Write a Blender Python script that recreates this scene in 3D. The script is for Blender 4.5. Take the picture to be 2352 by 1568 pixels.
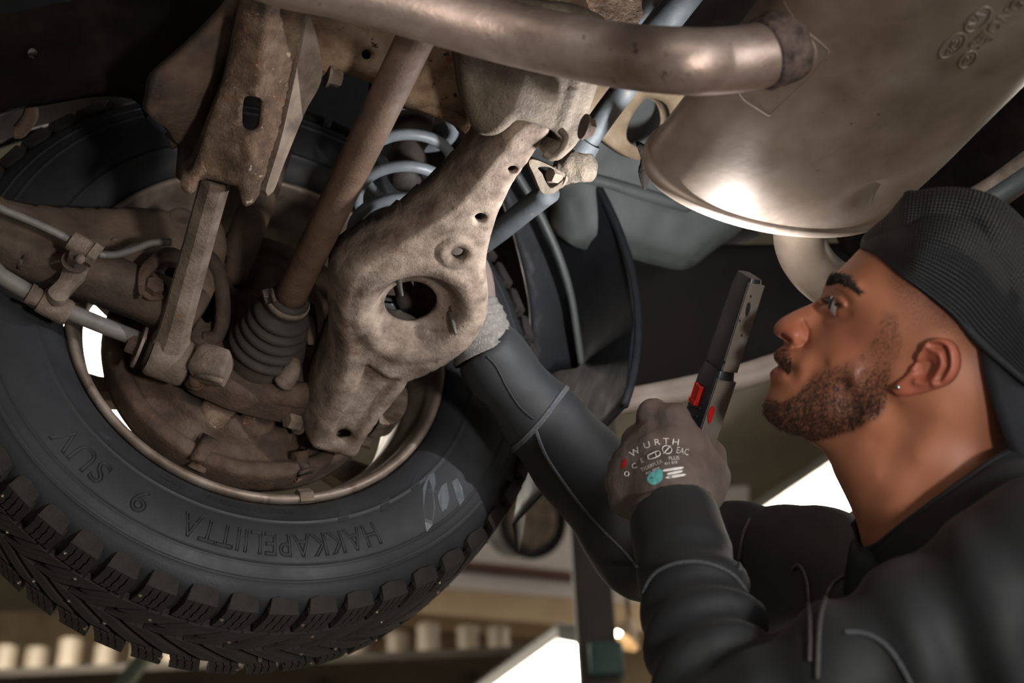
import bpy, bmesh, math, random
import numpy as np
from mathutils import Vector, Matrix, Quaternion, noise
from mathutils.bvhtree import BVHTree
from mathutils.geometry import delaunay_2d_cdt

for o in list(bpy.data.objects):
    bpy.data.objects.remove(o)
SC = bpy.context.scene
COL = SC.collection
random.seed(7)
RNG = np.random.default_rng(7)

# ------------------------------------------------------------------ camera
F = 3267.0                      # focal length in pixels of the 2352 px wide frame
CX, CY = 1176.0, 784.0
CAMZ = 0.97
cam_d = bpy.data.cameras.new('camera')
cam_d.sensor_width = 36.0
cam_d.lens = 36.0 * F / 2352.0
cam_d.clip_start = 0.05
cam_d.clip_end = 100
cam_d.dof.use_dof = True
cam_d.dof.focus_distance = 1.42
cam_d.dof.aperture_fstop = 4.5
cam = bpy.data.objects.new('camera', cam_d)
COL.objects.link(cam)
CM = Matrix.Translation((0, 0, CAMZ)) @ Matrix.Rotation(math.radians(90 + 34.3), 4, 'X') @ Matrix.Rotation(math.radians(-2.5), 4, 'Z')
cam.matrix_world = CM
SC.camera = cam
CR = CM.to_3x3()

def W(px, py, d):
    """point seen at a pixel of the photograph, d metres along the view axis"""
    return CM @ Vector(((px - CX) / F * d, -(py - CY) / F * d, -d))

def CV(x, y, z):
    """direction in camera terms (right, up, away) as a world direction"""
    return CR @ Vector((x, y, -z))

def PX(p):
    q = CM.inverted() @ Vector(p)
    return (CX + F * q.x / -q.z, CY - F * q.y / -q.z, -q.z)

# ------------------------------------------------------------------ world, lights, exposure
vs = SC.view_settings
vs.view_transform = 'Standard'
vs.look = 'None'
vs.gamma = 1.0
vs.exposure = 0.0
vs.use_curve_mapping = False
wd = bpy.data.worlds.new('workshop_air')
SC.world = wd
wd.use_nodes = True
wd.node_tree.nodes['Background'].inputs[0].default_value = (0.55, 0.6, 0.65, 1)
wd.node_tree.nodes['Background'].inputs[1].default_value = 0.008

def area_light(name, loc, target, size, power, color, size_y=None, spread=180):
    ld = bpy.data.lights.new(name, 'AREA')
    ld.energy = power
    ld.color = color
    ld.size = size
    if size_y:
        ld.shape = 'RECTANGLE'
        ld.size_y = size_y
    ld.spread = math.radians(spread)
    o = bpy.data.objects.new(name, ld)
    COL.objects.link(o)
    o.location = loc
    o.rotation_euler = (Vector(target) - Vector(loc)).to_track_quat('-Z', 'Y').to_euler()
    return o

def cam_pt(x, y, z):
    return CM @ Vector((x, y, -z))

# added fill spot right of the camera, lighting the suspension's front
sp = bpy.data.lights.new('front_fill_light', 'SPOT')
sp.energy = 50
sp.color = (1.0, 0.955, 0.91)
sp.spot_size = math.radians(44)
sp.spot_blend = 0.9
sp.shadow_soft_size = 0.07
spo = bpy.data.objects.new('front_fill_light', sp)
COL.objects.link(spo)
spo.location = cam_pt(0.60, -0.05, 0.0)
spo.rotation_euler = (W(790, 830, 1.5) - spo.location).to_track_quat('-Z', 'Y').to_euler()
# broad soft fill added behind the camera, with no door as its source
area_light('soft_fill_light', (-0.2, -3.2, 1.9), W(1300, 500, 1.3), 4.0, 24, (1.0, 0.95, 0.90), 1.0)
# cool soft fill added just right of the view, brightening man and muffler
area_light('side_fill_light', (1.7, -0.55, 1.15), W(2000, 640, 1.25), 1.0, 7.0, (0.90, 0.95, 1.0), 0.9, 110)
# weak cool fill added in front of the windowless left wall
area_light('left_fill_light', (-6.2, -0.6, 1.7), (0.3, 0.9, 1.9), 2.6, 10, (0.93, 0.97, 1.0), 2.2)
# glow of the ceiling lamps over the free floor beside and beyond the car
for nm_, x_, y_, p_ in (('ceiling_glow', 3.6, 0.2, 22), ('ceiling_glow', 3.4, 4.6, 60), ('ceiling_glow', -2.2, 5.2, 80), ('ceiling_glow', 0.6, -2.6, 12)):
    area_light(nm_, (x_, y_, 4.1), (x_, y_, 0), 1.4, p_, (1.0, 0.93, 0.82), 0.3)

# ------------------------------------------------------------------ helpers: colour, materials
def hexc(h, a=1.0):
    h = h.lstrip('#')
    c = [int(h[i:i + 2], 16) / 255.0 for i in (0, 2, 4)]
    return tuple([x / 12.92 if x <= 0.04045 else ((x + 0.055) / 1.055) ** 2.4 for x in c] + [a])

MATS = {}

def mat(name, cols, scale=20.0, rough=(0.8, 0.8), metal=0.0, bump=0.0, bscale=200.0, spots=None, sscale=60.0,
        spot_amt=0.5, stretch=None, detail=6.0, speckle=None, emit=None, strength=1.0, spec=0.5, transl=None, sheen=0.0):
    """procedural surface: a noise ramp of colours, optional rust/dirt patches, fine relief"""
    if name in MATS:
        return MATS[name]
    m = bpy.data.materials.new(name)
    MATS[name] = m
    m.use_nodes = True
    nt = m.node_tree
    N, L = nt.nodes, nt.links
    b = N['Principled BSDF']
    tc = N.new('ShaderNodeTexCoord')
    vec = tc.outputs['Object']
    if stretch:
        mp = N.new('ShaderNodeMapping')
        mp.inputs['Scale'].default_value = stretch
        L.new(vec, mp.inputs[0])
        vec = mp.outputs[0]
    def nz(sc, det=detail, rg=0.6):
        n = N.new('ShaderNodeTexNoise')
        n.inputs['Scale'].default_value = sc
        n.inputs['Detail'].default_value = det
        n.inputs['Roughness'].default_value = rg
        L.new(vec, n.inputs['Vector'])
        return n.outputs[0]
    def ramp(src, stops):
        r = N.new('ShaderNodeValToRGB')
        e = r.color_ramp.elements
        while len(e) < len(stops):
            e.new(0.5)
        for q, (p, c) in zip(e, stops):
            q.position = p
            q.color = c
        L.new(src, r.inputs[0])
        return r.outputs[0]
    def mix(fac, a_, b_):
        x = N.new('ShaderNodeMix')
        x.data_type = 'RGBA'
        L.new(fac, x.inputs['Factor'])
        for k, s in (('A', a_), ('B', b_)):
            i = [q for q in x.inputs if q.name == k and q.type == 'RGBA'][0]
            if isinstance(s, tuple):
                i.default_value = s
            else:
                L.new(s, i)
        return [q for q in x.outputs if q.type == 'RGBA'][0]
    k = len(cols)
    col = ramp(nz(scale), [(0.32 + 0.36 * i / max(1, k - 1), hexc(c)) for i, c in enumerate(cols)]) if k > 1 else None
    if spots:
        s = ramp(nz(sscale, 8.0, 0.7), [(0.62 - 0.2 * spot_amt, (0, 0, 0, 1)), (0.74 - 0.2 * spot_amt, (1, 1, 1, 1))])
        col = mix(s, col if col is not None else hexc(cols[0]), hexc(spots))
    if speckle:
        s = ramp(nz(speckle[1], 3.0, 0.5), [(speckle[2], (0, 0, 0, 1)), (speckle[2] + 0.06, (1, 1, 1, 1))])
        col = mix(s, col if col is not None else hexc(cols[0]), hexc(speckle[0]))
    if col is None:
        b.inputs['Base Color'].default_value = hexc(cols[0])
    else:
        L.new(col, b.inputs['Base Color'])
    if rough[0] != rough[1]:
        r = N.new('ShaderNodeMapRange')
        r.inputs[1].default_value, r.inputs[2].default_value = 0.35, 0.65
        r.inputs[3].default_value, r.inputs[4].default_value = rough
        L.new(nz(scale * 1.7), r.inputs[0])
        L.new(r.outputs[0], b.inputs['Roughness'])
    else:
        b.inputs['Roughness'].default_value = rough[0]
    b.inputs['Metallic'].default_value = metal
    b.inputs['Specular IOR Level'].default_value = spec
    if sheen:
        b.inputs['Sheen Weight'].default_value = sheen
        b.inputs['Sheen Roughness'].default_value = 0.5
    if bump:
        bp = N.new('ShaderNodeBump')
        bp.inputs['Strength'].default_value = bump
        bp.inputs['Distance'].default_value = 0.004
        L.new(nz(bscale, 5.0, 0.65), bp.inputs['Height'])
        L.new(bp.outputs[0], b.inputs['Normal'])
    if emit:
        b.inputs['Emission Color'].default_value = hexc(emit)
        b.inputs['Emission Strength'].default_value = strength
    return m

# ------------------------------------------------------------------ helpers: objects
ORG = {}

def setp(o, label=None, cat=None, group=None, kind=None):
    if label: o['label'] = label
    if cat: o['category'] = cat
    if group: o['group'] = group
    if kind: o['kind'] = kind
    return o

def thing(name, label, cat, loc, group=None, kind=None, mw=None):
    o = bpy.data.objects.new(name, None)
    o.empty_display_size = 0.05
    COL.objects.link(o)
    if mw is not None:
        o.matrix_world = mw
        ORG[o.name] = None
    else:
        o.location = loc
        ORG[o.name] = Vector(loc)
    return setp(o, label, cat, group, kind)

def mk(name, verts, faces, m, parent=None, smooth=True, label=None, cat=None, group=None, kind=None, local=False, sharp=None):
    """one mesh object; verts in world space unless local"""
    off = Vector((0, 0, 0))
    if parent is not None and not local:
        off = ORG[parent.name]
    V = np.asarray(verts, dtype=float).reshape(-1, 3) - np.array(off)[None, :]
    me = bpy.data.meshes.new(name)
    me.from_pydata(V.tolist(), [], [tuple(int(i) for i in f) for f in faces])
    me.update()
    if m is not None:
        me.materials.append(m)
    if smooth:
        me.polygons.foreach_set('use_smooth', [True] * len(me.polygons))
        if sharp is not None:
            me.set_sharp_from_angle(angle=math.radians(sharp))
    o = bpy.data.objects.new(name, me)
    COL.objects.link(o)
    if parent is not None:
        o.parent = parent
        ORG[o.name] = off
    elif cat or kind == 'structure':
        # put the origin of a single-mesh thing in its middle
        pass
    return setp(o, label, cat, group, kind)

def solid(o, t, offset=-1.0):
    md = o.modifiers.new('thickness', 'SOLIDIFY')
    md.thickness = t
    md.offset = offset
    return o

class MB:
    """collects pieces of one mesh"""
    def __init__(s):
        s.v, s.f = [], []
    def add(s, vf):
        n = len(s.v)
        s.v += [tuple(p) for p in vf[0]]
        s.f += [tuple(i + n for i in f) for f in vf[1]]
        return s
    def vf(s):
        return s.v, s.f

def catmull(P, step=None, n=None, closed=False):
    P = [np.array(p, float) for p in P]
    m = len(P)
    out = []
    cnt = m if closed else m - 1
    for i in range(cnt):
        if closed:
            p0, p1, p2, p3 = P[(i - 1) % m], P[i], P[(i + 1) % m], P[(i + 2) % m]
        else:
            p0, p1, p2, p3 = P[max(i - 1, 0)], P[i], P[i + 1], P[min(i + 2, m - 1)]
        L_ = np.linalg.norm((p2 - p1)[:3])
        k = n if n else max(1, int(math.ceil(L_ / step)))
        for j in range(k):
            t = j / k
            out.append(0.5 * ((2 * p1) + (-p0 + p2) * t + (2 * p0 - 5 * p1 + 4 * p2 - p3) * t * t + (-p0 + 3 * p1 - 3 * p2 + p3) * t ** 3))
    if not closed:
        out.append(P[-1])
    return out

def frames(pts):
    pts = [Vector(p) for p in pts]
    T = []
    for i in range(len(pts)):
        a_, b_ = pts[max(i - 1, 0)], pts[min(i + 1, len(pts) - 1)]
        T.append((b_ - a_).normalized())
    up = Vector((0, 0, 1)) if abs(T[0].z) < 0.9 else Vector((1, 0, 0))
    n = (up - T[0] * up.dot(T[0])).normalized()
    out = []
    for i, t in enumerate(T):
        if i:
            q = T[i - 1].rotation_difference(t)
            n = q @ n
            n = (n - t * n.dot(t)).normalized()
        out.append((t, n, t.cross(n)))
    return out

def tube(pts, rad, segs=20, cap=True, prof=None):
    """swept tube: rad is a number, a list, or a function of 0..1; prof(angle) scales the section"""
    pts = [Vector(p) for p in pts]
    fr = frames(pts)
    n = len(pts)
    V, Fc = [], []
    for i, (p, (t, a_, b_)) in enumerate(zip(pts, fr)):
        r = rad(i / (n - 1)) if callable(rad) else (rad[i] if hasattr(rad, '__len__') else rad)
        for k in range(segs):
            an = 2 * math.pi * k / segs
            q = r * (prof(an) if prof else 1.0)
            V.append(p + a_ * (math.cos(an) * q) + b_ * (math.sin(an) * q))
    for i in range(n - 1):
        for k in range(segs):
            k2 = (k + 1) % segs
            Fc.append((i * segs + k, i * segs + k2, (i + 1) * segs + k2, (i + 1) * segs + k))
    if cap:
        Fc.append(tuple(range(segs - 1, -1, -1)))
        Fc.append(tuple((n - 1) * segs + k for k in range(segs)))
    return V, Fc

def lathe(org, axis, prof, segs=40, a0=0.0, a1=2 * math.pi, xdir=None, closed_prof=False):
    """prof: list of (radius, along)"""
    org, axis = Vector(org), Vector(axis).normalized()
    x = Vector(xdir) if xdir is not None else (Vector((0, 0, 1)) if abs(axis.z) < 0.9 else Vector((1, 0, 0)))
    x = (x - axis * x.dot(axis)).normalized()
    y = axis.cross(x)
    full = abs(a1 - a0 - 2 * math.pi) < 1e-6
    m = segs if full else segs + 1
    V, Fc = [], []
    for k in range(m):
        an = a0 + (a1 - a0) * k / segs
        d = x * math.cos(an) + y * math.sin(an)
        for r, h in prof:
            V.append(org + axis * h + d * r)
    P = len(prof)
    for k in range(segs):
        k2 = (k + 1) % m
        for j in range(P - 1 if not closed_prof else P):
            j2 = (j + 1) % P
            Fc.append((k * P + j, k2 * P + j, k2 * P + j2, k * P + j2))
    return V, Fc

def hexhead(org, axis, r, h, washer=0.0, sides=6, ch=0.12):
    """bolt head or nut, optional washer under it"""
    axis = Vector(axis).normalized()
    V, Fc = lathe(org, axis, [(0.0, 0.0), (r, 0.0), (r, h * (1 - ch * 1.5)), (r * (1 - ch), h), (0.0, h)], sides)
    mb = MB().add((V, Fc))
    if washer:
        mb.add(lathe(Vector(org) - axis * 0.0005, axis, [(0.0, -0.002), (washer, -0.002), (washer, 0.0008), (0.0, 0.0008)], 24))
    return mb.vf()

def rbox(c, ex, ey, ez, sx, sy, sz, bev=0.15):
    """box with chamfered edges in a given frame (half sizes)"""
    bm = bmesh.new()
    bmesh.ops.create_cube(bm, size=2.0)
    M = Matrix((tuple(Vector(ex).normalized() * sx) + (0,), tuple(Vector(ey).normalized() * sy) + (0,), tuple(Vector(ez).normalized() * sz) + (0,), (0, 0, 0, 1))).transposed()
    for v in bm.verts:
        v.co = (M @ v.co.to_4d()).to_3d()
    if bev:
        bmesh.ops.bevel(bm, geom=list(bm.edges), offset=bev * min(sx, sy, sz), segments=2, affect='EDGES', profile=0.6)
    bm.verts.ensure_lookup_table()
    c = Vector(c)
    V = [v.co + c for v in bm.verts]
    for i, v in enumerate(bm.verts):
        v.index = i
    Fc = [tuple(v.index for v in f.verts) for f in bm.faces]
    bm.free()
    return V, Fc

def in_poly(P, poly):
    P = np.asarray(P)
    poly = np.asarray(poly)
    x, y = P[:, 0], P[:, 1]
    c = np.zeros(len(P), bool)
    j = len(poly) - 1
    for i in range(len(poly)):
        xi, yi = poly[i]
        xj, yj = poly[j]
        cond = ((yi > y) != (yj > y)) & (x < (xj - xi) * (y - yi) / (yj - yi + 1e-15) + xi)
        c ^= cond
        j = i
    return c

def seg_dist(P, poly, closed=True):
    P = np.asarray(P, float)
    poly = np.asarray(poly, float)
    A = poly
    B = np.roll(poly, -1, 0)
    if not closed:
        A, B = A[:-1], B[:-1]
    d = np.full(len(P), 1e9)
    for a_, b_ in zip(A, B):
        ab = b_ - a_
        t = np.clip(((P - a_) @ ab) / (ab @ ab + 1e-15), 0, 1)
        d = np.minimum(d, np.linalg.norm(P - a_ - t[:, None] * ab, axis=1))
    return d

class Frame:
    """a flat working plane in space: origin, two in-plane axes, normal facing the viewer"""
    def __init__(s, o, ex, ey):
        s.o, s.x = Vector(o), Vector(ex).normalized()
        ey = Vector(ey)
        s.y = (ey - s.x * ey.dot(s.x)).normalized()
        s.z = s.x.cross(s.y)
        if s.z.dot(CM.translation - s.o) < 0:
            s.z = -s.z
    def px(s, x, y):
        """pixel -> in-plane coordinates"""
        c = CM.translation
        d = (W(x, y, 1.0) - c)
        t = (s.o - c).dot(s.z) / d.dot(s.z)
        q = c + d * t - s.o
        return (q.dot(s.x), q.dot(s.y))
    def at(s, u, v, h=0.0):
        return s.o + s.x * u + s.y * v + s.z * h
    def scale(s, x, y):
        """metres per pixel near a pixel"""
        a_, b_ = s.px(x, y), s.px(x + 1, y)
        return math.hypot(a_[0] - b_[0], a_[1] - b_[1])

def view_frame(px, py, d, tilt_x=0.0, tilt_y=0.0):
    """plane facing the viewer at a pixel, tilted: top nearer (tilt_x) or right side nearer (tilt_y), in degrees"""
    ex = CR @ Vector((1, 0, 0))
    ey = CR @ Vector((0, 1, 0))
    ez = CR @ Vector((0, 0, 1))
    a_, b_ = math.radians(tilt_x), math.radians(tilt_y)
    y2 = ey * math.cos(a_) + ez * math.sin(a_)
    x2 = ex * math.cos(b_) + ez * math.sin(b_)
    return Frame(W(px, py, d), x2, y2)

def plate(fr, outline, holes=(), step=0.006, h=None, depth=0.02, hole_depth=0.006, flare=0.0, back=True, closed_px=True, raw=False):
    """sheet-metal or cast piece: pixel outline laid into the frame's plane, relief h(u,v,dist), side walls, back"""
    def conv(pl, st, rw):
        if rw:
            q = [np.array(fr.px(*p)) for p in pl]
            out = []
            for i in range(len(q)):
                a_, b_ = q[i], q[(i + 1) % len(q)]
                k = max(1, int(np.linalg.norm(b_ - a_) / st))
                out += [a_ + (b_ - a_) * j / k for j in range(k)]
            return np.array(out)
        return np.array(catmull([fr.px(*p) for p in pl], step=st, closed=True))
    O = conv(outline, step, raw)
    H = [conv(q, step * 0.7, False) for q in holes]
    lo, hi = O.min(0), O.max(0)
    gx, gy = np.meshgrid(np.arange(lo[0], hi[0], step), np.arange(lo[1], hi[1], step * 0.866))
    gx[1::2] += step * 0.5
    G = np.stack([gx.ravel(), gy.ravel()], 1)
    G = G[in_poly(G, O)]
    G = G[seg_dist(G, O) > step * 0.55]
    for q in H:
        G = G[~in_poly(G, q)]
        G = G[seg_dist(G, q) > step * 0.45]
    pts, edges = [], []
    loops = []
    for q in [O] + H:
        b0 = len(pts)
        pts += [tuple(p) for p in q]
        edges += [(b0 + i, b0 + (i + 1) % len(q)) for i in range(len(q))]
        loops.append((b0, len(q)))
    pts += [tuple(p) for p in G]
    r = delaunay_2d_cdt([Vector(p) for p in pts], edges, [], 0, 1e-7)
    V2 = np.array([tuple(v) for v in r[0]])
    T = np.array([tuple(f) for f in r[2] if len(f) == 3])
    C = V2[T].mean(1)
    ok = in_poly(C, O)
    for q in H:
        ok &= ~in_poly(C, q)
    T = T[ok]
    dist = seg_dist(V2, O)
    hv = np.zeros(len(V2))
    if h is not None:
        hv = np.asarray(h(V2[:, 0], V2[:, 1], dist), float)
    orig = {}
    for i, src in enumerate(r[3]):
        for s_ in src:
            orig[s_] = i
    nrm = np.array(fr.z)
    P3 = np.array(fr.o) + np.outer(V2[:, 0], np.array(fr.x)) + np.outer(V2[:, 1], np.array(fr.y)) + np.outer(hv, nrm)
    V = P3.tolist()
    flip = fr.x.cross(fr.y).dot(fr.z) < 0
    Fc = []
    for t in T:
        a_, b_, c_ = V2[t[0]], V2[t[1]], V2[t[2]]
        ccw = (b_[0] - a_[0]) * (c_[1] - a_[1]) - (b_[1] - a_[1]) * (c_[0] - a_[0]) > 0
        Fc.append(tuple(t) if ccw != flip else tuple(t[::-1]))
    n0 = len(V)
    if back:
        bk = (np.array(fr.o) + np.outer(V2[:, 0], np.array(fr.x)) + np.outer(V2[:, 1], np.array(fr.y)) + np.outer(np.minimum(hv, 0) - depth, nrm))
        V += bk.tolist()
        Fc += [tuple(int(i) + n0 for i in f[::-1]) for f in Fc[:len(T)]]
    cen = O.mean(0)
    for li, (b0, k) in enumerate(loops):
        ids = [orig.get(b0 + i, None) for i in range(k)]
        if any(i is None for i in ids):
            ids = [i for i in ids if i is not None]
            k = len(ids)
        if back:
            lo_ids = [i + n0 for i in ids]
            rings = [ids, lo_ids]
        else:
            dd = depth if li == 0 else hole_depth
            rings = [ids]
            for s_ in (0.5, 1.0):
                ring = []
                for i in ids:
                    fl = (V2[i] - cen) / (np.linalg.norm(V2[i] - cen) + 1e-9) * flare * s_ * (1 if li == 0 else 0)
                    p = np.array(fr.o) + np.array(fr.x) * (V2[i][0] + fl[0]) + np.array(fr.y) * (V2[i][1] + fl[1]) + nrm * (hv[i] - dd * s_)
                    ring.append(len(V))
                    V.append(p.tolist())
                rings.append(ring)
        for ra, rb in zip(rings[:-1], rings[1:]):
            for i in range(k):
                j = (i + 1) % k
                Fc.append((ra[i], ra[j], rb[j], rb[i]))
    return V, Fc

def fix_normals(o):
    bm = bmesh.new()
    bm.from_mesh(o.data)
    bmesh.ops.recalc_face_normals(bm, faces=list(bm.faces))
    bm.to_mesh(o.data)
    bm.free()
    return o

def nse(P, s, seed=0.0):
    """fractal noise in numpy-friendly loop"""
    return np.array([noise.fractal(Vector((p[0] * s + seed, p[1] * s - seed, p[2] * s + 2 * seed)), 0.6, 2.0, 4) for p in P])

def fnoise(u, v, s, seed=0.0):
    return np.array([noise.fractal(Vector((a_ * s + seed, b_ * s, seed)), 0.7, 2.0, 4) for a_, b_ in zip(u, v)])

def circle_px(fr, px, py, r, n=28, rx=None):
    """circle of r metres round the point of the plane seen at a pixel, given back as pixels"""
    u, v = fr.px(px, py)
    out = []
    for k in range(n):
        an = 2 * math.pi * k / n
        x, y, d = PX(fr.at(u + (rx or r) * math.cos(an), v + r * math.sin(an)))
        out.append((x, y))
    return out

def sst(x, a_, b_):
    t = np.clip((x - a_) / (b_ - a_), 0, 1)
    return t * t * (3 - 2 * t)

# ---- signed-distance bodies (for cloth and hands)
def smin(a_, b_, k):
    hh = np.clip(0.5 + 0.5 * (b_ - a_) / k, 0, 1)
    return b_ + (a_ - b_) * hh - k * hh * (1 - hh)

def cone_sd(P, a_, b_, r0, r1):
    a_, b_ = np.array(a_), np.array(b_)
    ab = b_ - a_
    t = np.clip(((P - a_) @ ab) / (ab @ ab), 0, 1)
    return np.linalg.norm(P - a_ - t[..., None] * ab, axis=-1) - (r0 + (r1 - r0) * t)

def ell_sd(P, c, M3, rad):
    """ellipsoid: M3 rows are its axes"""
    q = (P - np.array(c)) @ np.array(M3).T
    rad = np.array(rad)
    k0 = np.linalg.norm(q / rad, axis=-1)
    k1 = np.linalg.norm(q / (rad * rad), axis=-1)
    return k0 * (k0 - 1.0) / (k1 + 1e-9)

def surface_nets(fn, lo, hi, hh):
    lo = np.array(lo, float)
    n = (np.ceil((np.array(hi) - lo) / hh)).astype(int) + 1
    ax = [lo[i] + hh * np.arange(n[i]) for i in range(3)]
    D = np.empty(tuple(n))
    Yg, Zg = np.meshgrid(ax[1], ax[2], indexing='ij')
    for i0 in range(0, n[0], 16):
        xs = ax[0][i0:i0 + 16]
        P = np.empty((len(xs), n[1], n[2], 3))
        P[..., 0] = xs[:, None, None]
        P[..., 1] = Yg
        P[..., 2] = Zg
        D[i0:i0 + 16] = fn(P)
    nc = n - 1
    acc = np.zeros(tuple(nc) + (3,))
    cnt = np.zeros(tuple(nc))
    for a_ in range(3):
        o1, o2 = [i for i in range(3) if i != a_]
        for s1 in (0, 1):
            for s2 in (0, 1):
                sl0 = [None] * 3
                sl1 = [None] * 3
                sl0[a_], sl1[a_] = slice(0, nc[a_]), slice(1, nc[a_] + 1)
                for o_, s_ in ((o1, s1), (o2, s2)):
                    sl0[o_] = sl1[o_] = slice(s_, s_ + nc[o_])
                d0, d1 = D[tuple(sl0)], D[tuple(sl1)]
                cr = (d0 < 0) != (d1 < 0)
                t = np.where(cr, d0 / np.where(cr, d0 - d1, 1), 0)
                acc[..., a_] += t
                acc[..., o1] += cr * s1
                acc[..., o2] += cr * s2
                cnt += cr
    act = cnt > 0
    idx = np.full(tuple(nc), -1)
    idx[act] = np.arange(act.sum())
    cells = np.argwhere(act)
    V = lo + hh * (cells + acc[act] / cnt[act][:, None])
    quads = []
    for a_ in range(3):
        o1, o2 = (a_ + 1) % 3, (a_ + 2) % 3
        sl0, sl1 = [slice(1, nc[i]) for i in range(3)], [slice(1, nc[i]) for i in range(3)]
        sl0[a_], sl1[a_] = slice(0, nc[a_]), slice(1, nc[a_] + 1)
        d0, d1 = D[tuple(sl0)] < 0, D[tuple(sl1)] < 0
        w = np.argwhere(d0 != d1)
        if not len(w):
            continue
        base = w.copy()
        base[:, o1] += 1
        base[:, o2] += 1
        def cid(s1, s2):
            q = base.copy()
            q[:, o1] -= s1
            q[:, o2] -= s2
            return idx[q[:, 0], q[:, 1], q[:, 2]]
        Q = np.stack([cid(1, 1), cid(0, 1), cid(0, 0), cid(1, 0)], 1)
        inside = d0[w[:, 0], w[:, 1], w[:, 2]]
        Q[~inside] = Q[~inside][:, ::-1]
        quads.append(Q)
    Q = np.concatenate(quads)
    Q = Q[(Q >= 0).all(1)]
    return V, Q

def laplacian(V, Q, it=2, lam=0.5):
    V = V.copy()
    for _ in range(it):
        s = np.zeros_like(V)
        c = np.zeros(len(V))
        k = Q.shape[1]
        for i in range(k):
            for j in ((i + 1) % k, (i - 1) % k):
                np.add.at(s, Q[:, i], V[Q[:, j]])
                np.add.at(c, Q[:, i], 1)
        V += lam * (s / np.maximum(c, 1)[:, None] - V)
    return V

def vnormals(V, Q):
    n = np.zeros_like(V)
    fn_ = np.cross(V[Q[:, 2]] - V[Q[:, 0]], V[Q[:, 3 % Q.shape[1]]] - V[Q[:, 1]])
    for i in range(Q.shape[1]):
        np.add.at(n, Q[:, i], fn_)
    return n / (np.linalg.norm(n, axis=1)[:, None] + 1e-12)

class Surf:
    """a finished surface one can lay details on"""
    def __init__(s, V, Q):
        s.b = BVHTree.FromPolygons([tuple(p) for p in V], [tuple(int(i) for i in q) for q in Q])
    def hit(s, px, py):
        o = CM.translation
        d = (W(px, py, 1.0) - o).normalized()
        r = s.b.ray_cast(o, d)
        if r[0] is None:
            return None
        n = r[1] if r[1].dot(d) < 0 else -r[1]
        return r[0], n
    def near(s, p):
        r = s.b.find_nearest(p)
        return r[0], r[1]

def text_geo(txt, fill=True, bevel=0.0, spacing=1.0, res=3):
    """flat lettering as 2D mesh pieces (unit height)"""
    cu = bpy.data.curves.new('txt', 'FONT')
    cu.body = txt
    cu.size = 1.4
    cu.space_character = spacing
    cu.resolution_u = res
    cu.align_x = 'LEFT'
    if not fill:
        cu.fill_mode = 'NONE'
    cu.bevel_depth = bevel
    cu.bevel_resolution = 0
    ob = bpy.data.objects.new('txt', cu)
    COL.objects.link(ob)
    dg = bpy.context.evaluated_depsgraph_get()
    dg.update()
    me = bpy.data.meshes.new_from_object(ob.evaluated_get(dg))
    V = np.array([tuple(v.co) for v in me.vertices]).reshape(-1, 3)
    Fc = [tuple(p.vertices) for p in me.polygons]
    bpy.data.objects.remove(ob)
    bpy.data.curves.remove(cu)
    bpy.data.meshes.remove(me)
    return V, Fc
# ------------------------------------------------------------------ workshop shell
M_WALL = mat('painted_wall', ['#8d8580', '#a29a96'], 3, (0.7, 0.85), 0.0, 0.1, 40)
M_WALLB = mat('tan_lower_wall', ['#7a6a52', '#988468', '#a8967c'], 4, (0.6, 0.8), 0.0, 0.1, 30)
M_CEIL = mat('dark_ceiling', ['#6a665a', '#7d796b'], 2, (0.8, 0.9), 0.0, 0.1, 20)
M_FLOOR = mat('concrete_floor', ['#6b6862', '#8a867e'], 3, (0.5, 0.8), 0.0, 0.2, 60)
X0, X1, Y0, Y1, ZC = -6.5, 6.5, -5.0, 8.0, 4.6

def slab_box(name, c, s, m, kind='structure', **k):
    return mk(name, *rbox(c, (1, 0, 0), (0, 1, 0), (0, 0, 1), s[0] / 2, s[1] / 2, s[2] / 2, 0), m, smooth=False, kind=kind, **k)

slab_box('floor', (0, 1.5, -.1), (13.4, 13.4, .2), M_FLOOR, label='grey concrete workshop floor')
slab_box('ceiling', (0, 1.5, ZC + .1), (13.4, 13.4, .2), M_CEIL, label='dark olive workshop ceiling')
slab_box('wall_back', (0, Y1 + .1, ZC / 2), (13.4, .2, ZC), M_WALLB, label='tan far workshop wall')
slab_box('wall_front', (0, Y0 - .1, ZC / 2), (13.4, .2, ZC), M_WALL, label='pale wall behind the viewer')
slab_box('wall_left', (X0 - .1, 1.5, ZC / 2), (.2, 13.0, ZC), M_WALL, label='pale left workshop wall')
slab_box('wall_right', (X1 + .1, 1.5, ZC / 2), (.2, 13.0, ZC), M_WALL, label='pale right workshop wall')

# ------------------------------------------------------------------ ceiling lamps
M_TUBE = mat('lit_lamp_diffuser', ['#ffffff'], 5, (0.5, 0.5), emit='#fff4e2', strength=20.0)
M_HOUS = mat('lamp_housing', ['#8c8a84'], 5, (0.5, 0.5))

def lamp(p0, p1, label, width=.16):
    """long ceiling light between two points on the ceiling"""
    p0, p1 = Vector(p0), Vector(p1)
    c = (p0 + p1) / 2
    ax = (p1 - p0).normalized()
    sd = ax.cross(UP_).normalized()
    t = thing('ceiling_light', label, 'light', c, group='long ceiling lights')
    L2 = (p1 - p0).length / 2
    mk('diffuser', *rbox(c - UP_ * .03, ax, sd, UP_, L2, width / 2, .03, .3), M_TUBE, t)
    mk('housing', *rbox(c + UP_ * .03, ax, sd, UP_, L2 + .03, width / 2 + .03, .03, .2), M_HOUS, t)
    mk('hanger', *tube([p1 + UP_ * .05, Vector((p1.x, p1.y, ZC))], .01, 8), M_HOUS, t)
    return t

UP_ = Vector((0, 0, 1))
def on_z(px, py, z):
    c = CM.translation
    d = W(px, py, 1.0) - c
    return c + d * ((z - c.z) / d.z)

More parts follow.
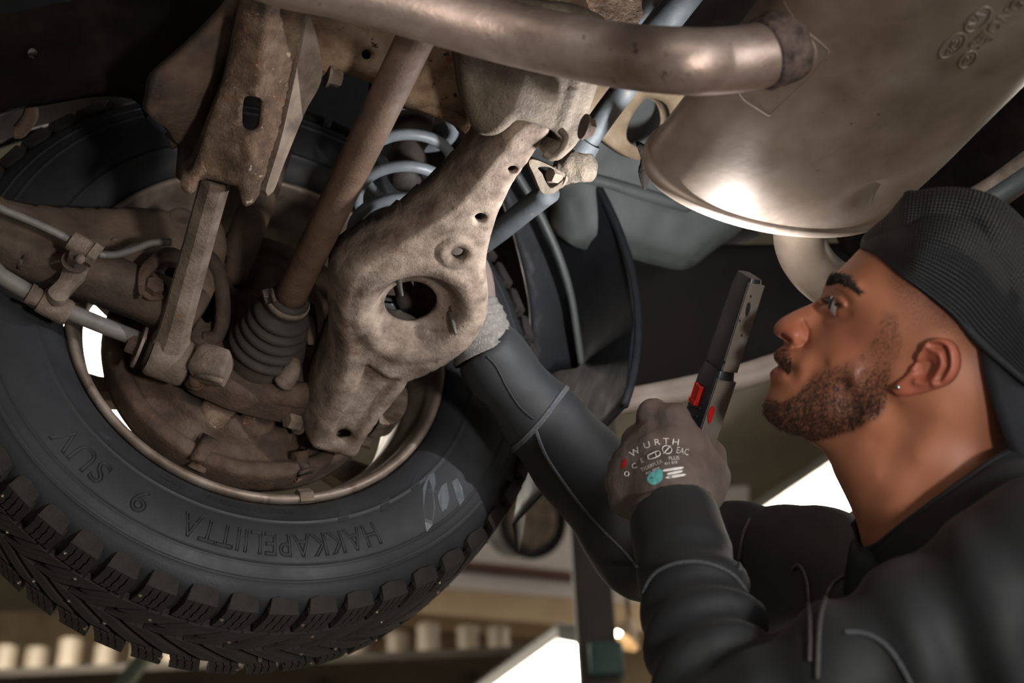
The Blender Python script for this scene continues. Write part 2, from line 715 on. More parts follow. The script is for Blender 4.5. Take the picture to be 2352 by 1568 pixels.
lamp(on_z(1640, 1296, 4.2), on_z(2000, 1060, 4.2), 'long lit ceiling lamp seen behind the neck of the man', .26)
lamp(on_z(1090, 1655, 3.0), on_z(1335, 1484, 3.0), 'long lit ceiling lamp near the bottom edge beside the lift post', .16)
lamp(on_z(205, 960, 4.0), on_z(262, 660, 4.0), 'white lit ceiling lamp shining through the wheel spokes', .50)

for x_, y_, lb in ((3.6, 0.2, 'long ceiling lamp to the right of the man, out over the free bay'), (3.4, 4.6, 'long ceiling lamp in the far right corner of the workshop'), (-2.2, 5.2, 'long ceiling lamp beyond the lifted car on the left'), (0.6, -2.6, 'long ceiling lamp behind the viewer')):
    lamp((x_ - .7, y_, 4.22), (x_ + .7, y_, 4.22), lb, .2)
# ------------------------------------------------------------------ the lifted car: directions
UP = Vector((0, 0, 1))
NW = CV(-.40701737, -.52712433, .74597373)      # outboard
NW = (NW - UP * NW.dot(UP)).normalized()
LW = UP.cross(NW).normalized()                  # forward (to the left in the photograph)
RW = -LW                                        # rearward

def car_frame(px, py, d):
    """vertical plane along the car's length"""
    return Frame(W(px, py, d), RW, UP)

def floor_frame(px, py, d, droop=0.0):
    """underside plane along length and width, drooping outboard"""
    a_ = math.radians(droop)
    return Frame(W(px, py, d), RW, NW * math.cos(a_) - UP * math.sin(a_))

M_ARM = mat('dusty_arm_metal', ['#47392d', '#736357', '#928273'], 34, (0.75, 0.95), 0.0, 0.35, 230, '#5e4432', 24, 0.14, speckle=('#3f3128', 330, 0.66))
M_RUST = mat('flaking_rust', ['#33271f', '#5e4938', '#7d6a58'], 30, (0.8, 0.95), 0.0, 1.0, 210, '#6e4a32', 38, 0.25, speckle=('#9a8873', 150, 0.66))
M_DUST = mat('dusty_steel', ['#4e4238', '#6f6053', '#857567'], 30, (0.7, 0.9), 0.0, 0.45, 240, '#6d472f', 40, 0.1)
M_DARK = mat('dark_shaded_steel', ['#0a0807', '#120e0b', '#1a1511'], 18, (0.8, 0.95), 0.0, 0.5, 180, spec=0.1)  # near-black colour also carries the shade under the car
M_BROWN = mat('brown_dirty_steel', ['#33271e', '#4c3b2f', '#5e4c3e'], 24, (0.75, 0.92), 0.0, 0.5, 200, '#6a4630', 40, 0.08)
M_SHAFT = mat('rust_film_shaft', ['#3f2e24', '#503b2d', '#5c4636'], 30, (0.6, 0.8), 0.0, 0.25, 300, '#3a281d', 70, 0.15)
M_PIPE = mat('heat_stained_pipe', ['#8a7468', '#a48e82', '#bca99d'], 16, (0.36, 0.52), 0.7, 0.12, 260, '#4c3d3c', 55, 0.12, stretch=(1, 1, 1))
M_MUF = mat('aluminised_muffler', ['#7b6a5b', '#948375', '#aa9c90'], 9, (0.36, 0.48), 0.4, 0.05, 140, '#7d6a5c', 6, 0.25, speckle=('#3b2f28', 190, 0.72))
M_SPRING = mat('grey_painted_spring', ['#64686c', '#75797d'], 40, (0.35, 0.5), 0.0, 0.08, 300, '#8a6f52', 60, -0.25)
M_GALV = mat('galvanised_tube', ['#34383a', '#474b4e'], 30, (0.6, 0.75), 0.0, 0.15, 260, '#8d7250', 30, 0.05)
M_RUBBER = mat('dusty_boot_rubber', ['#2c241f', '#3b312a'], 30, (0.7, 0.85), 0.0, 0.2, 250)
M_TYRE = mat('tyre_rubber', ['#232427', '#2e2f32'], 12, (0.5, 0.68), 0.0, 0.10, 420, '#55565a', 14, -0.22)
M_TREAD = mat('dusty_tread_rubber', ['#1c1a18', '#2a2623', '#383029'], 14, (0.75, 0.9), 0.0, 0.35, 320, '#52402f', 30, -0.05)
M_STUD = mat('steel_stud', ['#85786b'], 20, (0.45, 0.45), 0.8)
M_RIM = mat('dirty_wheel_rim', ['#6a5a4e', '#85766a', '#9c8f84'], 24, (0.4, 0.6), 0.35, 0.12, 220, '#574538', 30, 0.15)
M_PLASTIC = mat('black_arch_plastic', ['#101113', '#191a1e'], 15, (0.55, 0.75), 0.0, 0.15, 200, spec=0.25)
M_GREYPL = mat('grey_underbody', ['#383a39', '#494c4a'], 8, (0.55, 0.75), 0.0, 0.15, 120, '#6b6154', 12, 0.05)
M_BUMPER = mat('dusty_bumper_edge', ['#85766a', '#a39385'], 18, (0.6, 0.8), 0.0, 0.2, 160)
M_BLACKM = mat('matt_black', ['#0c0b0a'], 10, (0.9, 0.9))

# ------------------------------------------------------------------ wheel
WO = cam_pt(-0.28240779, 0.01515688, 1.62078223)
WM = Matrix((tuple(LW) + (0,), tuple(UP) + (0,), tuple(NW) + (0,), (0, 0, 0, 1))).transposed()
WM = Matrix.Translation(WO) @ WM
wheel = thing('mounted_winter_tyre', 'studded winter tyre on dirty rim, hanging from the lifted car', 'wheel', None, mw=WM)
TP = [(.2195, .012), (.2215, .004), (.2245, -.002), (.232, -.010), (.243, -.0165), (.256, -.021), (.270, -.0235), (.284, -.0240), (.298, -.0222),
      (.310, -.0188), (.320, -.0140), (.328, -.0085), (.334, -.0025), (.338, .006), (.3405, .016), (.3425, .034), (.3435, .0825)]
TP = TP + [(r, .165 - z) for r, z in TP[-2::-1]]
TPR = np.array([p[0] for p in TP[:13]])
TPZ = np.array([p[1] for p in TP[:13]])

def zt(r):
    return np.interp(r, TPR, TPZ)

prof = [tuple(p) for p in catmull([(r, z, 0) for r, z in TP], n=3)]
prof = [(p[0], p[1]) for p in prof]
for rr in (.3005, .3165, .2535):        # raised concentric ribs on the inner sidewall
    k = min(range(len(prof) // 2), key=lambda i: abs(prof[i][0] - rr))
    r0 = prof[k][0]
    z0 = prof[k][1]
    prof[k:k + 1] = [(r0 - .0012, z0), (r0 - .0004, z0 - .0009), (r0 + .0004, z0 - .0009), (r0 + .0012, z0)]
tyre = mk('tyre', *lathe((0, 0, 0), (0, 0, 1), prof, 160, xdir=(1, 0, 0)), M_TYRE, wheel, local=True, label='black winter tyre with raised lettering')

def rz(r, an, z):
    return (r * math.cos(an), r * math.sin(an), z)

def sweep_block(poly, r_top, r_bot, slices=1, gap=0.0011, zig=0.0):
    """tread block: poly = two rails [(z, angle_start, angle_end)...] along z; sliced by sipes across the angle"""
    V, Fc = [], []
    for s in range(slices):
        b0 = len(V)
        rows = len(poly)
        for i, (z, a0, a1) in enumerate(poly):
            w = (a1 - a0) / slices
            g = gap / r_top * 0.5
            zz = zig / r_top * (1 if i % 2 else -1)
            s0 = a0 + w * s + (g + zz if s > 0 else 0)
            s1 = a0 + w * (s + 1) - (g - zz if s < slices - 1 else 0)
            rt = r_top(z) if callable(r_top) else r_top
            for an, r in ((s0, r_bot), (s0, rt), (s1, rt), (s1, r_bot)):
                V.append(rz(r, an, z))
        for i in range(rows - 1):
            for k in range(3):
                a_, b_ = b0 + i * 4 + k, b0 + (i + 1) * 4 + k
                Fc.append((a_, b_, b_ + 1, a_ + 1))
        Fc.append((b0 + 3, b0 + 2, b0 + 1, b0))
        e = b0 + (rows - 1) * 4
        Fc.append((e, e + 1, e + 2, e + 3))
    return V, Fc

NB = 52
PA = 2 * math.pi / NB
class RT(float):
    pass

def r_tread(z):
    q = abs(z - .0825) / .0825
    return .3525 - .0045 * q ** 2.5

def block_poly(z0, z1, f0, f1, width, n=6):
    out = []
    for i in range(n + 1):
        t = i / n
        z = z0 + (z1 - z0) * t
        c = f0 + (f1 - f0) * t
        out.append((z, c - width / 2, c + width / 2))
    return out

def slab(poly, slices, gap, zig, r_bot=.340):
    V, Fc = [], []
    for s in range(slices):
        b0 = len(V)
        for i, (z, a0, a1) in enumerate(poly):
            w = (a1 - a0) / slices
            g = gap / .35 * 0.5
            zz = zig / .35 * (1 if i % 2 else -1)
            s0 = a0 + w * s + (g + zz if s > 0 else 0)
            s1 = a0 + w * (s + 1) - (g - zz if s < slices - 1 else 0)
            rt = r_tread(z)
            for an, r in ((s0, r_bot), (s0, rt), (s1, rt), (s1, r_bot)):
                V.append(rz(r, an, z))
        for i in range(len(poly) - 1):
            for k in range(3):
                a_, b_ = b0 + i * 4 + k, b0 + (i + 1) * 4 + k
                Fc.append((a_, b_, b_ + 1, a_ + 1))
        Fc.append((b0 + 3, b0 + 2, b0 + 1, b0))
        e = b0 + (len(poly) - 1) * 4
        Fc.append((e, e + 1, e + 2, e + 3))
    return V, Fc

def mirror_z(vf):
    return [(x, y, .165 - z) for x, y, z in vf[0]], [tuple(f[::-1]) for f in vf[1]]

# inner shoulder block: sliced crown plus a pointed lug running down the sidewall
mbs = MB().add(slab([(z, -.38 * PA + k, .38 * PA + k) for z, k in ((-.0035, 0), (.006, 0), (.012, .004), (.020, .008), (.027, .012), (.034, .018))], 4, .0014, .0006))
lug = []
for an0, an1, ra, rb in ((-.36 * PA, .36 * PA, .3478, .331),):
    q = [(an0, ra, -.0035), (an1, ra, -.0035), (an1, .339, -.0095), (an1 * .92, .3335, -.0110), (an1 * .3, .3315, -.0118), (an0 * .9, .3345, -.0110), (an0, .339, -.0095)]
    vv = [rz(r, an, z) for an, r, z in q] + [rz(r - .0005, an, z + .012) for an, r, z in q]
    ff = [tuple(range(6, -1, -1))] + [(i, (i + 1) % 7, 7 + (i + 1) % 7, 7 + i) for i in range(7)]
    mbs.add((vv, ff))
sh_v = mbs.vf()
mid_v = slab(block_poly(.040, .0815, .05, .20, .60 * PA, 7), 2, .0012, .0006)
mid2_v = slab(block_poly(.041, .064, .05 + .5 * PA, .13 + .5 * PA, .26 * PA, 4), 1, .0012, .0)
protos = [('tread_block', sh_v), ('tread_block', mid_v), ('tread_block', mirror_z(sh_v)), ('tread_block', mirror_z(mid_v)), ('tread_block', mid2_v)]
meshes = []
for nm, (v, f_) in protos:
    me = bpy.data.meshes.new(nm)
    me.from_pydata([tuple(p) for p in v], [], f_)
    me.materials.append(M_TREAD)
    meshes.append(me)
for pi, me in enumerate(meshes):
    for k in range(NB):
        o = bpy.data.objects.new('tread_block', me)
        COL.objects.link(o)
        o.parent = tyre
        o.rotation_euler = (0, 0, PA * (k + (0.5 if pi in (2, 3) else 0)))
stv, stf = lathe((0, 0, 0), (1, 0, 0), [(0, .0016), (.0011, .0014), (.0014, .0004), (.0026, .0003), (.0028, -.003)], 8)
sme = bpy.data.meshes.new('stud')
sme.from_pydata([tuple(p) for p in stv], [], stf)
sme.materials.append(M_STUD)
for k in range(NB):
    for z, da in ((.019, .3 * PA + (.01 if k % 2 else -.012)), (.058 + .008 * ((k * 7) % 3 - 1), .11), (.107 + .006 * ((k * 5) % 3 - 1), .1), (.146, .2 * PA)):
        if (k + int(z * 1000)) % 2:
            continue
        o = bpy.data.objects.new('stud', sme)
        COL.objects.link(o)
        o.parent = tyre
        an = PA * k + da
        r = r_tread(z)
        o.location = rz(r, an, z)
        o.rotation_euler = (0, 0, an)

def sidewall_text(txt, a0, a1, r0, r1, fill, bevel, hgt, nm, m):
    V, Fc = text_geo(txt, fill, bevel, 1.08)
    x0, x1 = V[:, 0].min(), V[:, 0].max()
    an = np.radians(a0 + (a1 - a0) * (V[:, 0] - x0) / (x1 - x0))
    r = r0 + (r1 - r0) * V[:, 1]
    z = zt(r) - .0002 - V[:, 2] * (r1 - r0) * hgt
    if fill:
        z = zt(r) - .0007
    P = np.stack([r * np.cos(an), r * np.sin(an), z], 1)
    return mk(nm, P, Fc, m, tyre, smooth=False, local=True)

sidewall_text('HAKKAPELIITTA', -118.4, -74.5, .2680, .2935, False, .042, 1.1, 'raised_lettering', M_TYRE)
sidewall_text('9', -67.2, -63.6, .2680, .2935, False, .042, 1.1, 'raised_lettering', M_TYRE)
sidewall_text('SUV', -57.0, -43.0, .2680, .2935, False, .042, 1.1, 'raised_lettering', M_TYRE)
sidewall_text('M+S 215/70R16', -100, -78, .2330, .2410, True, 0, 1, 'size_lettering', M_TYRE)
sidewall_text('100T', -74, -66, .2330, .2410, True, 0, 1, 'size_lettering', M_TYRE)
M_GLOSS = mat('worn_shiny_rubber', ['#4a4e52', '#5d6165'], 30, (0.3, 0.45), 0.0, 0.1, 200)

def side_patch(polys, m, nm, hh=.0009):
    """raised jagged marks on the sidewall, corners given as pixels"""
    for pl in polys:
        fr_ = Frame(WO + NW * -.022, RW, UP)
        q = [fr_.px(*p) for p in pl]
        inv = WM.inverted()
        top, bot = [], []
        for u, v in q:
            p = inv @ fr_.at(u, v)
            r = math.hypot(p.x, p.y)
            top.append((p.x, p.y, float(zt(r)) - hh))
            bot.append((p.x, p.y, float(zt(r)) + .002))
        n = len(q)
        mk(nm, top + bot, [tuple(range(n)), *[(i, (i + 1) % n, n + (i + 1) % n, n + i) for i in range(n)]], m, tyre, smooth=False, local=True)

side_patch([[(971, 1120), (985, 1090), (998, 1083), (1000, 1110), (994, 1135), (998, 1165), (993, 1205), (980, 1222), (974, 1200), (970, 1160)],
            [(1003, 1140), (1012, 1118), (1024, 1110), (1030, 1145), (1026, 1168), (1014, 1176), (1006, 1160)],
            [(1036, 1108), (1048, 1100), (1060, 1122), (1066, 1148), (1056, 1162), (1046, 1140)]], M_GLOSS, 'shiny_mark')
side_patch([[(950, 1100), (962, 1078), (970, 1082), (964, 1110), (952, 1128), (944, 1120)],
            [(876, 1150), (893, 1135), (898, 1142), (890, 1170), (874, 1176)],
            [(780, 1175), (800, 1168), (806, 1176), (796, 1196), (778, 1200)]], M_TYRE, 'raised_mark')
# rim
rimp = [(.2195, .006), (.2210, .001), (.2203, -.004), (.2165, -.0065), (.2125, -.004), (.2095, .002), (.2065, .010), (.2040, .022), (.1990, .034), (.1925, .048),
        (.1900, .070), (.1895, .110), (.1930, .140), (.2000, .158), (.2100, .166)]
rimp = [(p[0], p[1]) for p in catmull([(r, z, 0) for r, z in rimp], n=3)]
rim = mk('rim', *lathe((0, 0, 0), (0, 0, 1), rimp, 120, xdir=(1, 0, 0)), M_RIM, wheel, local=True, label='dirty alloy rim seen from inside')
solid(rim, .004, 1.0)
for k in range(8):
    an = 2 * math.pi * k / 8 + math.radians(31.5)
    V, Fc = [], []
    n = 8
    for i in range(n + 1):
        t = i / n
        r = .045 + (.196 - .045) * t
        hw = .019 - .005 * math.sin(math.pi * min(1, t * 1.1)) + .012 * max(0, t - .8)
        zc = .132 + .018 * t * (1 - t) * 4 - .004 * t
        for s, zz in ((-1, zc - .010), (-.55, zc - .018), (.55, zc - .018), (1, zc - .010), (1, zc + .012), (-1, zc + .012)):
            V.append((r * math.cos(an) - s * hw * math.sin(an), r * math.sin(an) + s * hw * math.cos(an), zz))
    for i in range(n):
        for q in range(6):
            q2 = (q + 1) % 6
            Fc.append((i * 6 + q, i * 6 + q2, (i + 1) * 6 + q2, (i + 1) * 6 + q))
    mk('spoke', V, Fc, M_RIM, rim, local=True, sharp=35)
mk('hub_disc', *lathe((0, 0, 0), (0, 0, 1), [(0, .118), (.06, .118), (.066, .124), (.066, .15), (0, .15)], 40), M_RIM, rim, local=True)
# clip-on balance weight on the flange
wv, wf = [], []
for i in range(9):
    an = math.radians(-107.5 + 4.0 * i / 8)
    for r, z in ((.2222, -.001), (.2222, -.0075), (.213, -.0100), (.2055, -.003), (.2050, .006), (.210, .004)):
        wv.append(rz(r, an, z))
for i in range(8):
    for q in range(6):
        q2 = (q + 1) % 6
        wf.append((i * 6 + q, i * 6 + q2, (i + 1) * 6 + q2, (i + 1) * 6 + q))
wf += [tuple(range(5, -1, -1)), tuple(48 + q for q in range(6))]
mk('balance_weight', wv, wf, M_DUST, wheel, local=True, sharp=30)

def WL(x, y, z):
    return WM @ Vector((x, y, z))

# ------------------------------------------------------------------ brake backing plate with hub
bk = thing('brake_backing_plate', 'brown rusty brake backing plate inside the rim of the studded wheel', 'brake plate', WL(0, 0, .03))
bp = [(.000, -.004), (.050, -.004), (.070, .002), (.095, .004), (.105, -.006), (.125, -.008), (.135, .004), (.150, .004), (.158, -.006), (.1685, -.006), (.172, .002), (.172, .030)]
bp = [(p[0], p[1]) for p in catmull([(r, z, 0) for r, z in bp], n=3)]
bv, bf = lathe(WL(0, 0, .050), NW, [(r * .965, z) for r, z in bp], 120, xdir=LW)
bv = [Vector(p) for p in bv]
for i, p in enumerate(bv):
    q = p - WL(0, 0, .05)
    an, r = math.atan2(q.dot(UP), q.dot(LW)), math.hypot(q.dot(UP), q.dot(LW))
    bul = sum(.012 * math.exp(-((an - math.radians(a0)) / w_) ** 2 - ((r - r0) / .018) ** 2) for a0, r0, w_ in ((-62, .130, .16), (-100, .125, .20), (-81, .112, .09), (-132, .130, .14), (-40, .12, .2)))
    bv[i] = p - NW * (bul + .003 * noise.noise(p * 30))
o = mk('plate_disc', bv, bf, M_BROWN, bk)
solid(o, .003, 0)
for an, r0, hw, hl in ((-73, .155, .006, .014), (-115, .155, .006, .012)):
    a_ = math.radians(an)
    d = LW * math.cos(a_) + UP * math.sin(a_)
    t = -LW * math.sin(a_) + UP * math.cos(a_)
    mk('pressed_boss', *rbox(WL(0, 0, .046) + d * r0, t, d, NW, hw, hl, .008, .8), M_BROWN, bk)
for an in (-95, -70):
    a_ = math.radians(an)
    d = LW * math.cos(a_) + UP * math.sin(a_)
    mk('plug', *lathe(WL(0, 0, .042) + d * .105, -NW, [(0, .012), (.016, .012), (.021, .006), (.022, -.004)], 20), M_RUST, bk)
mk('hub_flange', *lathe(WL(0, 0, .018), -NW, [(.0, .03), (.045, .03), (.055, .018), (.06, -.02)], 36), M_BROWN, bk)

# ------------------------------------------------------------------ lower control arm (pressed, with spring cup)
A0, A1 = W(1230, 300, 1.335), W(790, 1010, 1.555)
AX = (A1 - A0).normalized()
arm_fr = Frame(W(957, 700, 1.455), RW * .75 + CV(1, 0, 0) * .25, AX)
arm = thing('control_arm', 'dusty pressed-steel control arm with a round spring cup hole', 'control arm', A1)
arm_out = [(1193, 285), (1150, 330), (1104, 378), (1062, 428), (1019, 474), (958, 519), (890, 562), (829, 598), (782, 638), (761, 676), (757, 717), (760, 796), (758, 835), (745, 868),
           (728, 912), (708, 965), (697, 1000), (700, 1022), (722, 1034), (770, 1046), (808, 1055), (820, 1050), (833, 1024), (873, 968), (926, 902), (940, 882), (975, 868), (1018, 846),
           (1067, 812), (1100, 772), (1116, 735), (1119, 680), (1114, 622), (1121, 573), (1138, 512), (1155, 474), (1180, 424), (1213, 378), (1247, 328), (1268, 298), (1235, 284)]
cupx, cupy = 957, 716
cu, cv_ = arm_fr.px(cupx, cupy)
bu, bvv = arm_fr.px(1050, 577)
uu0, vv0 = arm_fr.px(838, 830)
bead = np.array([arm_fr.px(*p) for p in [(835, 842), (818, 880), (800, 920), (770, 968), (764, 998), (776, 1022), (800, 1026), (818, 1008), (846, 966), (880, 920), (906, 884), (918, 868), (895, 868), (870, 852), (845, 836)]])
bead = np.array(catmull(bead, step=.004, closed=True))
ridge = np.array(catmull([np.array(arm_fr.px(*p)) for p in [(1150, 345), (1090, 420), (1040, 478), (960, 530), (870, 585), (812, 632), (792, 690), (793, 770), (797, 830), (782, 880), (752, 940), (728, 1000)]], step=.004))

def arm_h(u, v, dist):
    P = np.stack([u, v], 1)
    h_ = -.010 * (1 - np.sqrt(np.clip(1 - (1 - np.clip(dist / .010, 0, 1)) ** 2, 0, 1)))
    # stepped flange along the forward edge
    rd = seg_dist(P, ridge, closed=False)
    fwd = np.array([np.argmin(np.abs(ridge[:, 1] - b_)) for b_ in v])
    side = (u - ridge[fwd, 0])                      # >0 towards the rear
    h_ += -.036 * sst(-side, -.003, .020)
    # raised flat land round the cup, the cup itself
    rc = np.hypot(u - cu, v - cv_)
    h_ += .004 * np.exp(-((rc - .058) / .009) ** 2)
    h_ -= .019 * sst(.0505 - rc, 0, .017) + .002 * sst(.034 - rc, 0, .004)
    rb = np.hypot(u - bu, v - bvv)
    h_ += .0035 * sst(.020 - rb, 0, .004) - .003 * sst(.013 - rb, 0, .005)
    ins = in_poly(P, bead)
    bd = seg_dist(P, bead)
    sd = np.where(ins, bd, -bd)
    h_ -= .0065 * sst(sd, -.001, .004)
    h_ += .00030 * fnoise(u, v, 70, 1.3)
    return h_

ahole = [circle_px(arm_fr, 946, 722, .0290, 36), circle_px(arm_fr, 1177, 389, .0064, 16), circle_px(arm_fr, 1103, 499, .0072, 18), circle_px(arm_fr, 1050, 580, .0082, 18), circle_px(arm_fr, 790, 1006, .0100, 20)]
V, Fc = plate(arm_fr, arm_out, ahole, .0034, arm_h, .042, .006, -.002, back=False)
armb = fix_normals(mk('pressed_body', V, Fc, M_ARM, arm))
solid(armb, .0035, 0)
ARM_S = Surf(V, Fc)
# bolts and drain clips on the arm
for (px, py, r, hgt) in ((733, 877, .0105, .016), (672, 968, .0105, .016)):
    ax = (LW * .9 - UP * .2 - NW * .3).normalized()
    mk('bolt', *hexhead(W(px + 14, py, 1.585), ax, r, hgt, .0145), M_DUST, arm, sharp=30)
mk('bolt', *tube([W(820, 1008, 1.66), W(856, 1018, 1.655)], .0075, 14), M_DUST, arm, sharp=40)
mk('bolt_nut', *hexhead(W(690, 1005, 1.62), LW, .013, .012, .016), M_BROWN, arm, sharp=30)
mk('end_bracket', *plate(car_frame(900, 930, 1.63), [(872, 970), (885, 930), (912, 905), (932, 890), (936, 925), (925, 955), (905, 972)], (), .006, None, .03), M_ARM, arm, sharp=35)
M_CLIP = mat('dark_spike_clip', ['#3d3936', '#55504b'], 60, (0.4, 0.5), 0.2)
for p0, p1, p2 in (((915, 638), (918, 655), (924, 680)), ((1036, 720), (1042, 745), (1047, 768))):
    s0 = ARM_S.hit(*p0)
    b0 = s0[0] if s0 else W(*p0, 1.47)
    tgt = W(*p2, PX(b0)[2] - .012)
    midp = (b0 + tgt) / 2 + arm_fr.z * .004
    mk('drain_spike', *tube(catmull([b0 - arm_fr.z * .003, b0 + arm_fr.z * .003, midp, tgt], n=4), lambda t: .0036 * (1 - .75 * t) + .0006, 10), M_CLIP, arm)
mk('rivet', *lathe(*(lambda s: (s[0], s[1]))(ARM_S.hit(1041, 708) or (W(1041, 708, 1.48), arm_fr.z)), [(0, .003), (.003, .003), (.004, 0), (.004, -.003)], 12), M_RUST, arm)

# ------------------------------------------------------------------ inner mounting bracket of the arm
br = thing('arm_mount_bracket', 'grey-brown folded bracket gripping the upper end of the control arm', 'bracket', W(1230, 200, 1.3))
fr1 = Frame(W(1230, 220, 1.315), RW, NW * .85 - UP * .53)
def br_h(u, v, dist):
    h_ = -.008 * (1 - np.sqrt(np.clip(1 - (1 - np.clip(dist / .009, 0, 1)) ** 2, 0, 1)))
    q = np.array(fr1.px(1310, 230))
    q2 = np.array(fr1.px(1345, 130))
    d_ = (q2 - q) / np.linalg.norm(q2 - q)
    s = (u - q[0]) * -d_[1] + (v - q[1]) * d_[0]
    h_ += .004 * np.exp(-(s / .003) ** 2) + .0008 * fnoise(u, v, 120, 5.0)
    l0 = np.array(fr1.px(1185, 230))
    h_ -= .040 * sst(l0[0] - u, -.005, .034)
    return h_
b1 = [(1085, 60), (1082, 150), (1090, 220), (1100, 290), (1108, 315), (1122, 324), (1150, 312), (1172, 292), (1190, 278), (1220, 281), (1262, 296), (1280, 305), (1295, 330), (1275, 350), (1262, 366),
      (1285, 370), (1310, 352), (1335, 322), (1348, 300), (1358, 250), (1375, 195), (1385, 100), (1380, 40), (1230, 20)]
V, Fc = plate(fr1, b1, (), .005, br_h, .05, .01, -.004, back=False)
M_BRK = mat('grey_brown_bracket', ['#463c31', '#63574a', '#776b5c'], 24, (0.7, 0.9), 0.0, 0.5, 220, '#5c422c', 26, 0.22)
o = fix_normals(mk('folded_plate', V, Fc, M_BRK, br))
solid(o, .0035, 0)
# tube eye seen at the lower right corner of the bracket
mk('rolled_lip', *tube(catmull([W(1288, 300, 1.30), W(1300, 318, 1.295), (W(1290, 345, 1.29)), W(1268, 362, 1.288), W(1250, 352, 1.288)], n=5), .0035, 8), M_BRK, br)
mk('bolt', *hexhead(W(1345, 292, 1.31), RW, .009, .008, .012), M_BROWN, br, sharp=30)
mk('bolt', *hexhead(W(1152, 215, 1.36), (CM.translation - W(1152, 215, 1.33)), .013, .012, .017), M_BROWN, br, sharp=30)

# ------------------------------------------------------------------ coil spring
spb = W(900, 640, 1.545)
spt = W(952, 232, 1.69)
spring = thing('coil_spring', 'grey painted coil spring behind the drive shaft', 'spring', spb)
axv = (spt - spb)
L_ = axv.length
axn = axv.normalized()
sx = (RW - axn * RW.dot(axn)).normalized()
sy = axn.cross(sx)
pts = []
turns = 5.6
for i in range(int(turns * 40) + 1):
    t = i / (turns * 40)
    an = 2 * math.pi * turns * t + 1.1
    R_ = .050 - .010 * max(0, (t - .88) / .12)
    pts.append(spb + axv * t + sx * (R_ * math.cos(an)) + sy * (R_ * math.sin(an)))
mk('coil', *tube(pts, .0066, 14), M_SPRING, spring)
mk('upper_seat', *lathe(spt + axn * .006, axn, [(.0, .0), (.042, .0), (.056, .004), (.058, .014), (0, .018)], 32), M_DARK, spring)
mk('lower_seat', *lathe(spb - axn * .002, axn, [(.040, .0), (.056, .0), (.058, .004), (.056, .008), (.040, .008)], 32), M_DARK, spring)
# bump stop inside the spring
mk('bump_stop', *lathe(spt, -axn, [(.0, .13), (.012, .13), (.020, .118), (.015, .105), (.023, .09), (.017, .075), (.025, .055), (.027, .0)], 24), M_RUBBER, spring)

# ------------------------------------------------------------------ drive shaft with bellows boot
ds0, ds1 = W(622, 775, 1.56), W(992, 10, 1.275)
dax = (ds1 - ds0).normalized()
dsl = (ds1 - ds0).length
shaft = thing('drive_shaft', 'rusty brown drive shaft with a ribbed black rubber boot', 'drive shaft', ds0)
jb = ds0 + dax * .055
mk('shaft_rod', *tube([jb, jb + dax * .02, jb + dax * .12, jb + dax * (dsl * .5), ds1], [.0165, .0170, .0172, .0175, .0178], 28), M_SHAFT, shaft)
# boot profile from the small clamp end to the wide joint end
prof = [(.0172, .066), (.0215, .064), (.0225, .052), (.0215, .047)]
rr, zz = .026, .045
for i in range(5):
    r1 = .0285 + .0030 * i
    prof += [(r1 - .004, .044 - .0125 * i), (r1 + .0015, .041 - .0125 * i), (r1 + .0030, .0375 - .0125 * i), (r1 + .0018, .0345 - .0125 * i), (r1 - .0030, .0325 - .0125 * i)]
prof += [(.040, -.026), (.041, -.036), (.040, -.046), (.034, -.052), (0, -.054)]
prof = [(p[0], p[1]) for p in catmull([(r, z, 0) for r, z in prof], n=2)]
boot = mk('boot', *lathe(ds0, dax, prof, 48), M_RUBBER, shaft, label='ribbed dusty black rubber boot')
mk('boot_clamp', *lathe(ds0 + dax * .057, dax, [(.0225, -.004), (.0240, -.004), (.0240, .004), (.0225, .004)], 40), M_DUST, boot)
mk('boot_clamp', *lathe(ds0 + dax * -.040, dax, [(.0405, -.004), (.0422, -.004), (.0422, .004), (.0405, .004)], 40), M_DARK, boot)
mk('clamp_ear', *rbox(W(617, 680, 1.492), CV(1, .3, 0), CV(-.3, 1, 0), CV(0, 0, 1), .004, .006, .003, .6), M_DUST, boot)

# ------------------------------------------------------------------ knuckle (cast hub carrier)
kn = thing('wheel_knuckle', 'rusty cast wheel knuckle around the black rubber boot', 'knuckle', W(560, 760, 1.6))
kf = car_frame(560, 760, 1.585)
kout = [(438, 560), (470, 520), (505, 505), (520, 560), (535, 640), (552, 655), (580, 650), (600, 610), (640, 600), (690, 620), (735, 650), (748, 720), (742, 800), (720, 850), (735, 900), (712, 935),
        (640, 925), (560, 905), (500, 880), (445, 850), (430, 780), (437, 700), (455, 640)]
kh = lambda u, v, dist: -.008 * (1 - np.sqrt(np.clip(1 - (1 - np.clip(dist / .009, 0, 1)) ** 2, 0, 1))) + .0012 * fnoise(u, v, 60, 2)
mk('casting', *plate(kf, kout, [[(462, 640), (478, 600), (492, 610), (496, 660), (490, 720), (478, 742), (463, 730), (455, 690)], [(690, 700), (722, 700), (728, 780), (700, 790)]], .007, kh, .03), M_BROWN, kn, sharp=50)
mk('cross_web', *tube(catmull([W(515, 868, 1.56), W(580, 892, 1.565), (W(650, 905, 1.57)), W(735, 912, 1.58)], n=5), [.016] * 16, 12), M_BROWN, kn)
mk('cast_rib', *tube(catmull([W(440, 610, 1.575), W(478, 590, 1.57), W(505, 640, 1.565), W(512, 720, 1.565), W(500, 770, 1.565), W(468, 778, 1.565)], n=5), .0085, 12), M_BROWN, kn)
mk('cast_lug', *tube(catmull([W(650, 880, 1.555), W(668, 855, 1.55), W(672, 825, 1.555)], n=4), [.012, .0115, .011, .0105, .010, .0095, .009, .0085, .008], 12), M_DUST, kn)
